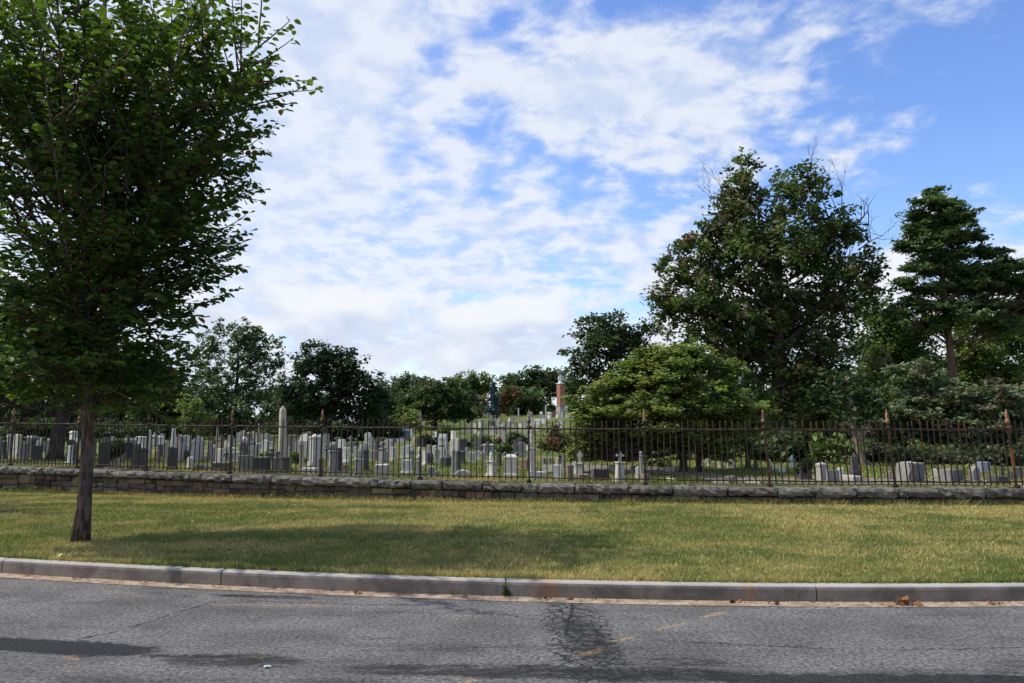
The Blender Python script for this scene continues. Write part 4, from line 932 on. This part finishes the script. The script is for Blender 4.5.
bush('clipped round dark green bush on the slope, below the hillside stones', 517, 440, 11, 7, 58, DK, 110)
bush('low dark hedge left of the clipped round bush', 482, 443, 12, 6, 57, DK, 111, cat='hedge', name='hedge')
bush('low dark bush at the left end of the hedge', 463, 445, 8, 5, 56, DK, 112)
bush('low green bush behind the monument with two balls', 504, 449, 9, 4, 40, MID, 113)
bush('green bush right of the small mausoleum', 446, 434, 10, 8, 66, MID, 114)
bush('dark bush below the round olive tree', 425, 440, 10, 6, 64, DK, 115)
bush('brown leaved bush right of the hedge', 500, 441, 5, 4, 60, [(.10,.06,.04),(.07,.06,.03)], 116)
bush('small green bush right of the tall obelisk', 296, 459, 7, 5, 28, MID+LIT, 117, .09, .14)
bush('low dark bush behind the ball topped pillar', 655, 462, 14, 5, 36, OLV, 118)
bush('green flowering bush behind the square pillar monument', 268, 455, 8, 4, 30, LIT, 119, .08, .14)
bush('dark green shrub mass below the oak', 790, 446, 34, 16, 40, DK, 120, .14, .3, dens=6)
bush('dark green shrub mass left of the leaning trunk', 832, 448, 24, 16, 36, MID, 121, .13, .3, dens=6)
bush('dark green shrub behind the two rough slabs', 928, 452, 30, 9, 36, OLV, 122, .12, .3, dens=6)
bush('bright green shrub at the right edge behind the fence', 1012, 446, 22, 13, 34, MID+LIT, 123, .12, .3, dens=6)
bush('dark shrub mass behind the maple trunks', 690, 449, 46, 11, 44, DK, 124, .15, .35, dens=6)
bush('dark shrub mass left of the maple trunks', 628, 450, 30, 12, 46, DK, 125, .15, .35, dens=6)
for i, (px, cy, a, b, D, lb) in enumerate(((40,428,40,9,60,'dark hedge of bushes at the far left behind the headstones'),(120,430,36,8,62,'dark bushes behind the potted round shrub'),(375,430,26,9,63,'dark bushes left of the small mausoleum'),(760,452,26,9,42,'dark green bush behind the small urn, below the oak'),(965,455,26,7,38,'dark bush behind the rough slabs at the right'),(880,450,22,9,39,'green bush behind the grey boulder'),(340,432,30,7,64,'low dark bushes behind the ball topped pillar'))):
    bush(lb, px, cy, a, b, D, DK, 140+i, .14, .32, dens=7)
for i, (px, cy, a, b, D, lb) in enumerate(((868,452,24,11,31,'grey green brush above the grey boulder'),(905,455,22,9,30,'grey green brush behind the widest grey slab'),(1005,456,24,9,31,'grey green brush behind the dark urn monument, far right'),(950,458,22,7,32,'low brown tinged brush left of the dark conifer foot'))):
    bush(lb, px, cy, a, b, D, [(.045,.068,.030),(.056,.078,.036),(.036,.056,.024),(.065,.075,.038)], 160+i, .09, .26, dens=8)
# leaning trunk and stub behind the black obelisk
def snag():
    b = at(867, 474, 24); b.z = gz(b.x, 24); root = empty('leaning_tree', tuple(b), 0, 'reddish trunk leaning left beside a grey boulder, behind the black obelisk', 'tree')
    mb = MB(); pts = [b+Vector((0, 0, -.1))]+[at(x, y, 24) for x, y in ((865,466),(861,456),(857,444),(854,430),(852,414),(850,395),(846,375))]
    mb.tube([p-b for p in pts], [.16,.13,.11,.10,.09,.08,.06,.03], 8)
    pts = [b+Vector((.0, 0, .1)), at(872, 468, 23.9), at(877, 474, 23.6)]; mb.tube([p-b for p in pts], [.1,.08,.05], 6)
    pts = [at(857, 444, 24), at(866, 430, 24.2), at(874, 415, 24.3)]; mb.tube([p-b for p in pts], [.07,.05,.02], 6)
    mb.build('trunk', M_bark_pale, root, smooth=True, usecol=False)
    r = np.random.default_rng(5); cs = np.array([at(*q) for q in ((846,380,24),(874,414,24.3),(855,400,24.4),(838,392,24),(866,398,24.2),(850,415,23.8))]); i = r.integers(0, 6, 900)
    P = cs[i]+r.normal(0, .33, (900, 3))*np.array([1, 1, .6])-np.array(b)
    crown_mesh('crown', P, .13, np.array([DK[0]])*r.uniform(.7, 1.8, (900, 1)), M_leaf, root, r)
snag()
def boulder():
    b = at(878, 470, 27); b.z = gz(b.x, 27)
    mb = MB(); V, Fs = rough_box(0, 0, .2, .75, .5, .5, .2, .05, 77, None, .12); mb.add(V, Fs, (.22, .19, .165)); o = mb.build('boulder', M_rock, smooth=True); o.location = b
    tag(o, 'grey brown boulder right of the leaning trunk', 'boulder')
boulder()
# potted shrub and planter bush
def planter(px, foot, ptop, wpx, topy, shw, lab, plab, tone, Y, pal):
    b = at(px, foot, Y); b.z = gz(b.x, Y); Wd = wpx*Y/F; H = max(.3, at(px, ptop, Y).z-b.z)
    root = empty('planter', tuple(b), .1, plab, 'planter'); mb = MB()
    mb.box((0, 0, H*.45), (Wd*.92, Wd*.92, H*.9)); a = mb.build('pot', M_grave, root, bevel=.01, usecol=False); a.color = (*TONES[tone], 1)
    mb = MB(); mb.box((0, 0, H*.95), (Wd, Wd, H*.1)); a = mb.build('rim', M_grave, root, bevel=.005, usecol=False); a.color = (*TONES[tone], 1)
    s = Y/F; r = np.random.default_rng(int(px)); cy = (ptop+topy)/2; c = at(px, cy, Y); n = 2600
    P = rand_dirs(n, r)*(r.random(n)**.4)[:, None]*np.array([shw*s, shw*s, (ptop-topy)/2*s]); P[:, 2] += .08*np.sin(P[:, 0]*9)
    b2 = Vector((b.x, b.y, b.z+H)); root2 = empty('bush', tuple(b2), 0, lab, 'bush')
    P = P+np.array(c-b2); mb = MB()
    for i in range(9): limb(mb, (0, 0, -.05), P[i*37], .015, .006, r, .08, 4, sides=4)
    mb.build('stem', M_bark, root2, usecol=False)
    crown_mesh('foliage', P, .055, np.array([pal[i] for i in r.integers(0, len(pal), n)])*r.uniform(.6, 1.4, (n, 1)), M_leaf, root2, r)
planter(804, 487, 474.5, 13, 460, 8, 'round dark green bush growing in the square stone planter', 'square dark stone planter at the foot of the fence', 'dark', 18.6, DK)
planter(114, 470, 461, 8, 440, 10.5, 'round dark bush growing in the small stone pot, left', 'small pale stone pot holding a round bush', 'buff', 22.6, OLV)
# brick tower on the hill
def tower():
    D = 128; b = at(561, 418, D); b.z = gz(b.x, D); s = D/F
    root = empty('brick_tower', (b.x, D, b.z), .55, 'slim red brick tower with a white cupola, beyond the hill crest', 'tower')
    z1 = at(561, 407, D).z-b.z; z2 = at(561, 384, D).z-b.z; z3 = at(561, 374, D).z-b.z; z4 = at(561, 367, D).z-b.z
    mb = MB(); mb.box((0, 0, (z1-1)/2), (1.15, 1.15, z1+1)); mb.build('base', plain('tower_base', (.35, .34, .33)), root)
    mb = MB(); mb.box((0, 0, (z1+z2)/2), (.98, .98, z2-z1)); sh = mb.build('brick_shaft', M_brick, root)
    mb = MB(); mb.box((0, 0, z2+.06), (1.16, 1.16, .12)); mb.build('cornice', M_white, root)
    mb = MB(); mb.lathe([(.42, z2+.12), (.42, z3)], n=8); cu = mb.build('cupola', M_white, root)
    for k_ in range(8):
        a = math.pi*2*(k_+.5)/8; mb = MB(); mb.box((.40*math.cos(a), .40*math.sin(a), (z2+z3)/2+.1), (.04, .14, (z3-z2)*.55), a); mb.build('louver', plain('louver', (.3, .31, .33)), cu)
    mb = MB(); mb.lathe([(.52, z3), (.50, z3+.1), (.28, z3+.45), (.06, z3+.7), (.03, z4)], n=8); mb.build('spire', M_slate, root)
tower()
# ================================================================== the young street tree
def street_tree(px, py, D, seed, label, full=True, Xo=None):
    r = np.random.default_rng(seed)
    if Xo is None: bx = at(px, py, D).x; by = D
    else: bx, by = Xo
    bz = gz(bx, by)
    root = empty('street_tree', (bx, by, bz), 0, label, 'tree')
    mb = MB(); n = 16; H = 8.3; pts = []; rr = []
    for i in range(n+1):
        t = i/n; z = H*t-.08; p = Vector((.05*math.sin(z*1.1)-.02*z*(t > .1), .04*math.sin(z*.9+1), z)); pts.append(p)
        rr.append((.084+.055*math.exp(-z*8))*(1-.9*t**.8)+.012 if z > 0 else .13)
    mb.tube(pts, rr, 12)
    LP = []; LD = []; LN = []
    def env(z): return float(np.interp(z, [1.2, 1.6, 2.8, 4.0, 5.2, 6.3, 7.0, 8.2], [1.0, 1.30, 1.70, 1.90, 2.10, 2.55, 2.85, 2.6]))
    def inside(p, k=1.0):
        a_ = math.atan2(p.y, p.x); return math.hypot(p.x, p.y) < env(p.z)*k*(1+.10*math.sin(a_*3+p.z*1.7)+.07*math.sin(a_*7-p.z*3.1))
    def leafy(p0, p1, wid, keep=False):
        """leaves in two rows along a twig"""
        d = p1-p0; L = d.length
        if L < .05: return
        if keep == 'tip' and wid == 2 and r.random() < .35*min(1, max(0, (p0.z-2.8)/1.6)): return
        if keep != 'tip' and not inside(p1, 1.0 if not keep else 1.06): return
        if not keep and r.random() < .78*min(1, max(0, (p0.z-2.5)/1.6)): return
        d.normalize(); side = d.cross(Vector((0, 0, 1)));
        if side.length < .1: side = Vector((1, 0, 0))
        side.normalize()
        k_ = max(3, int(L/.042))
        for i in range(k_):
            q = p0.lerp(p1, (i+.5)/k_); s_ = 1 if i % 2 else -1
            ld = (d*.55+side*s_*.8+Vector(r.normal(size=3))*.22+Vector((0, 0, -.22))).normalized()
            nn = Vector((0, 0, 1))+Vector(r.normal(size=3))*.38
            LP.append(q+ld*.03); LD.append(ld); LN.append(nn)
    def branch(p, d, L, rad, level):
        if level == 1 and not inside(p, .97): return
        while level == 0 and L > .5 and not inside(p+d*L*1.02, 1.04): L *= .94
        while level == 1 and L > .12 and not inside(p+d*L, 1.04): L *= .85
        n_ = 7; pts_ = [p.copy()]; dd = d.copy()
        for i in range(n_):
            up = .020 if level < 2 else -.02
            dd = (dd+Vector(r.normal(size=3))*.05+Vector((0, 0, up))).normalized(); pts_.append(pts_[-1]+dd*L/n_)
        mb.tube(pts_, [rad*(1-.8*i/n_)+.003 for i in range(n_+1)], 5 if level < 2 else 3)
        if level == 0:
            m_ = int(L/.17)
            for i in range(m_):
                t = .16+.84*(i+r.random()*.6)/m_; k_ = min(n_-1, int(t*n_)); q = pts_[k_].lerp(pts_[k_+1], t*n_-k_)
                ax = (pts_[k_+1]-pts_[k_]).normalized(); sd = Vector(r.normal(size=3)); sd = (sd-ax*sd.dot(ax)).normalized()
                nd = (ax*.75+sd*.85+Vector((0, 0, .0))).normalized(); branch(q, nd, L*.38*(1.1-.72*t)+.22, rad*.38, 1)
            leafy(pts_[-3], pts_[-1]+dd*.12, 1, 'tip'); leafy(pts_[-5], pts_[-3], 1, 'tip')
        elif level == 1:
            m_ = max(2, int(L/.16))
            for i in range(m_):
                t = .2+.8*(i+.5)/m_; k_ = min(n_-1, int(t*n_)); q = pts_[k_].lerp(pts_[k_+1], t*n_-k_)
                ax = (pts_[k_+1]-pts_[k_]).normalized(); sd = ax.cross(Vector((0, 0, 1))); sd = sd.normalized() if sd.length > .05 else Vector((1, 0, 0))
                nd = (ax*.7+sd*(1 if i % 2 else -1)*.8+Vector(r.normal(size=3))*.2).normalized(); l2 = L*.42*(1.1-.5*t)+.10
                e = q+nd*l2; c0 = len(LP); leafy(q, e, 1)
                if len(LP) > c0: mb.tube([q, q.lerp(e, .5)+Vector(r.normal(size=3))*.015, e], [rad*.35+.002, .003, .0015], 3)
            leafy(pts_[2], pts_[-2], 2, 'tip'); leafy(pts_[-2], pts_[-1]+dd*.06, 1, 'tip')
    nb = 26
    for i in range(nb):
        t = (i/(nb-1))**.9; z = 1.62+t*3.9; a = i*2.399+r.normal()*.25
        k_ = min(n-1, int((z+.08)/H*n)); p = pts[k_].lerp(pts[k_+1], (z+.08)/H*n-k_)
        inc = math.radians(r.uniform(48, 62) if t < .10 else r.uniform(20, 40)*(1+.12*t))
        d = Vector((math.cos(a)*math.sin(inc), math.sin(a)*math.sin(inc), math.cos(inc)))
        L = (1.5 if t < .10 else 4.9*(1-.44*t))*r.uniform(.78, 1.12)
        branch(p, d, L, .022 if t < .12 else .036*(1-.5*t), 0)
    for a, zz, inc_, L_ in ((0.05, 2.3, 27, 5.2), (-.35, 2.7, 29, 4.9), (.4, 3.0, 28, 4.7), (-.1, 3.5, 31, 4.3), (.2, 2.0, 25, 5.2), (2.6, 2.5, 27, 4.8), (3.6, 3.0, 28, 4.6)):
        k_ = int((zz+.08)/H*n); i2 = math.radians(inc_); branch(pts[k_].copy(), Vector((math.cos(a)*math.sin(i2), math.sin(a)*math.sin(i2), math.cos(i2))), L_, .030, 0)
    # low drooping shoots round the fork
    for i in range(34):
        a = i*2.399; z = 1.75+.042*i; p = Vector((0, 0, z)); inc = math.radians(r.uniform(65, 88)); d = Vector((math.cos(a)*math.sin(inc), math.sin(a)*math.sin(inc), math.cos(inc)))
        branch(p, d, r.uniform(.95, 1.6), .014, 0)
    t_ = mb.build('trunk', M_bark_young, root, smooth=True, usecol=False)
    P = np.array([tuple(v) for v in LP]); Dv = np.array([tuple(v) for v in LD]); N_ = np.array([tuple(v) for v in LN])
    N_ /= np.linalg.norm(N_, axis=1)[:, None]; Sd = np.cross(Dv, N_); Sd /= np.linalg.norm(Sd, axis=1)[:, None]+1e-9; N_ = np.cross(Sd, Dv)
    m_ = len(P); ln = (.110*r.uniform(.7, 1.25, m_))[:, None]; wd = ln*.33; base = P
    fold = N_*ln*.07
    V = np.stack([base, base+Dv*ln*.30+Sd*wd+fold, base+Dv*ln*.70+Sd*wd*.85+fold, base+Dv*ln-N_*ln*.10, base+Dv*ln*.70-Sd*wd*.85+fold, base+Dv*ln*.30-Sd*wd+fold], 1).reshape(-1, 3)
    b6 = np.arange(m_)[:, None]*6
    Fc = np.concatenate([b6+np.array([[0, 1, 2, 3]]), b6+np.array([[0, 3, 4, 5]])])
    pal_ = np.array([(.062, .115, .024), (.075, .140, .028), (.052, .095, .022), (.10, .16, .030)])
    col_ = pal_[r.integers(0, 4, m_)]*r.uniform(.75, 1.3, m_)[:, None]; yl = r.random(m_) < .012; col_[yl] = (.26, .17, .04)
    link('crown', npmesh('crown', V, Fc, np.repeat(col_, 6, 0)), M_leaf_near, root)
    print('street tree leaves', m_)
    return root
st0 = street_tree(79, 538, 10.55, 5, 'young dark green street tree with upswept branches, standing in the grass verge')
def copy_tree(src, loc, rz, label, sc=1.0):
    c = src.copy(); S.collection.objects.link(c); c.location = loc; c.rotation_euler = (0, 0, rz); c.scale = (sc,)*3; c['label'] = label
    for ch in list(src.children):
        d = ch.copy(); S.collection.objects.link(d); d.parent = c
    return c
copy_tree(st0, (-15.2, 14.6, -.1), 1.9, 'next street tree of the row, beyond the left edge')
# ================================================================== small things
def leaf_litter(name, label, cat, x, y, n, spread, size, pal, seed, z=None, h=.05, group=None):
    r = np.random.default_rng(seed)
    P = r.normal(0, 1, (n, 3))*np.array([spread, spread*.45, 0]); P[:, 2] = np.abs(r.normal(0, h*.5, n))*np.exp(-(P[:, 0]/spread)**2*.5)+.008
    cols = np.array([pal[i] for i in r.integers(0, len(pal), n)])*r.uniform(.6, 1.3, (n, 1))
    V, cc = leaf_quads(P, size, cols, r, .6, 1.5)
    o = link(name, npmesh(name, V, np.arange(len(V)).reshape(-1, 4), cc), M_litter)
    zz = z if z is not None else gz(x, y); o.location = (x, y, zz); return tag(o, label, cat, group)
BR = [(.16, .075, .04), (.24, .12, .06), (.10, .05, .03)]
def gut(px): 
    x = (px-CX)/F*7.3; return x, kerb_y(x)-.27
x, y = gut(897); leaf_litter('dry_leaves', 'clump of curled brown leaves lying in the gutter at the right', 'leaves', x, y, 22, .055, .055, BR, 1, .012, .05)
for i, (px, lab) in enumerate(((8, 'far left'), (98, 'left, past the yellow scrap'), (350, 'left of the middle'), (357, 'left of the weed in the kerb joint'), (462, 'just left of the weed'), (545, 'right of the weed'), (735, 'below the orange kerb stain'), (768, 'right of the orange kerb stain'), (774, 'nearest the kerb joint on the right'), (985, 'near the right edge'), (992, 'nearest the right edge'), (572, 'above the cracked patch'))):
    x, y = gut(px); leaf_litter('dry_leaf', 'small dry brown leaves in the gutter, '+lab, 'leaf', x, y+random.uniform(-.03, .05), 2+i % 3, .02, .038, BR, 20+i, .012, .015, 'dry leaves in the gutter')
r = np.random.default_rng(9); n = 260; P = np.stack([r.uniform(-6, 5.2, n), np.zeros(n), np.zeros(n)], 1)
P[:, 1] = [kerb_y(q)-.17-abs(r.normal(0, .05)) for q in P[:, 0]]; P[:, 2] = .016
V, cc = leaf_quads(P, .018, np.array([BR[i] for i in r.integers(0, 3, n)])*r.uniform(.5, 1.6, (n, 1)), r, 2, 1.4)
o = link('gutter_debris', npmesh('gutter_debris', V, np.arange(len(V)).reshape(-1, 4), cc), M_litter); tag(o, 'fine brown crumbs of leaves along the gutter', 'debris', kind='stuff')
n = 260; P = np.stack([r.uniform(-9, 8, n), np.zeros(n), np.zeros(n)], 1)
for i in range(n):
    P[i, 1] = kerb_y(P[i, 0])+.05+8*r.random()**1.6; P[i, 2] = gz(P[i, 0], P[i, 1])+.035
V, cc = leaf_quads(P, .028, np.array([((.36, .25, .12), (.25, .16, .07), (.42, .36, .14))[i] for i in r.integers(0, 3, n)]), r, .8, 1.4)
o = link('fallen_leaves', npmesh('fallen_leaves', V, np.arange(len(V)).reshape(-1, 4), cc), M_litter); tag(o, 'scattered tan fallen leaves on the mown grass', 'leaves', kind='stuff')
p_ = ray(61, 556); k_ = (.16-EYE)/p_.z; x, y = p_.x*k_, p_.y*k_
leaf_litter('crumpled_leaf', 'pale yellow crumpled leaf on the grass edge left of the trunk', 'leaf', x, y+.05, 6, .022, .042, [(.62, .66, .22), (.7, .7, .35)], 3, None, .06)
a_ = rd(267, 668)
def scrap():
    mb = MB(); r2 = random.Random(2); vs = []; n = 9
    for i in range(n):
        a = 2*math.pi*i/n; q = .019*r2.uniform(.5, 1.25); vs.append((q*1.4*math.cos(a), q*math.sin(a), .006+r2.uniform(0, .012)))
    mb.add(vs+[(0, 0, .018)], [(i, (i+1) % n, n) for i in range(n)]); o = mb.build('paper_scrap', plain('paper', (.42, .52, .60), .6), usecol=False); o.location = (a_[0], a_[1], 0)
    tag(o, 'small pale blue scrap of paper lying on the asphalt', 'litter')
scrap()
x = (506-CX)/F*7.5
leaf_litter('weed', 'green weed growing out of the kerb joint in the middle', 'weed', x, kerb_y(x)-.165, 46, .018, .028, [(.05, .10, .02), (.08, .13, .03)], 4, .02, .09)
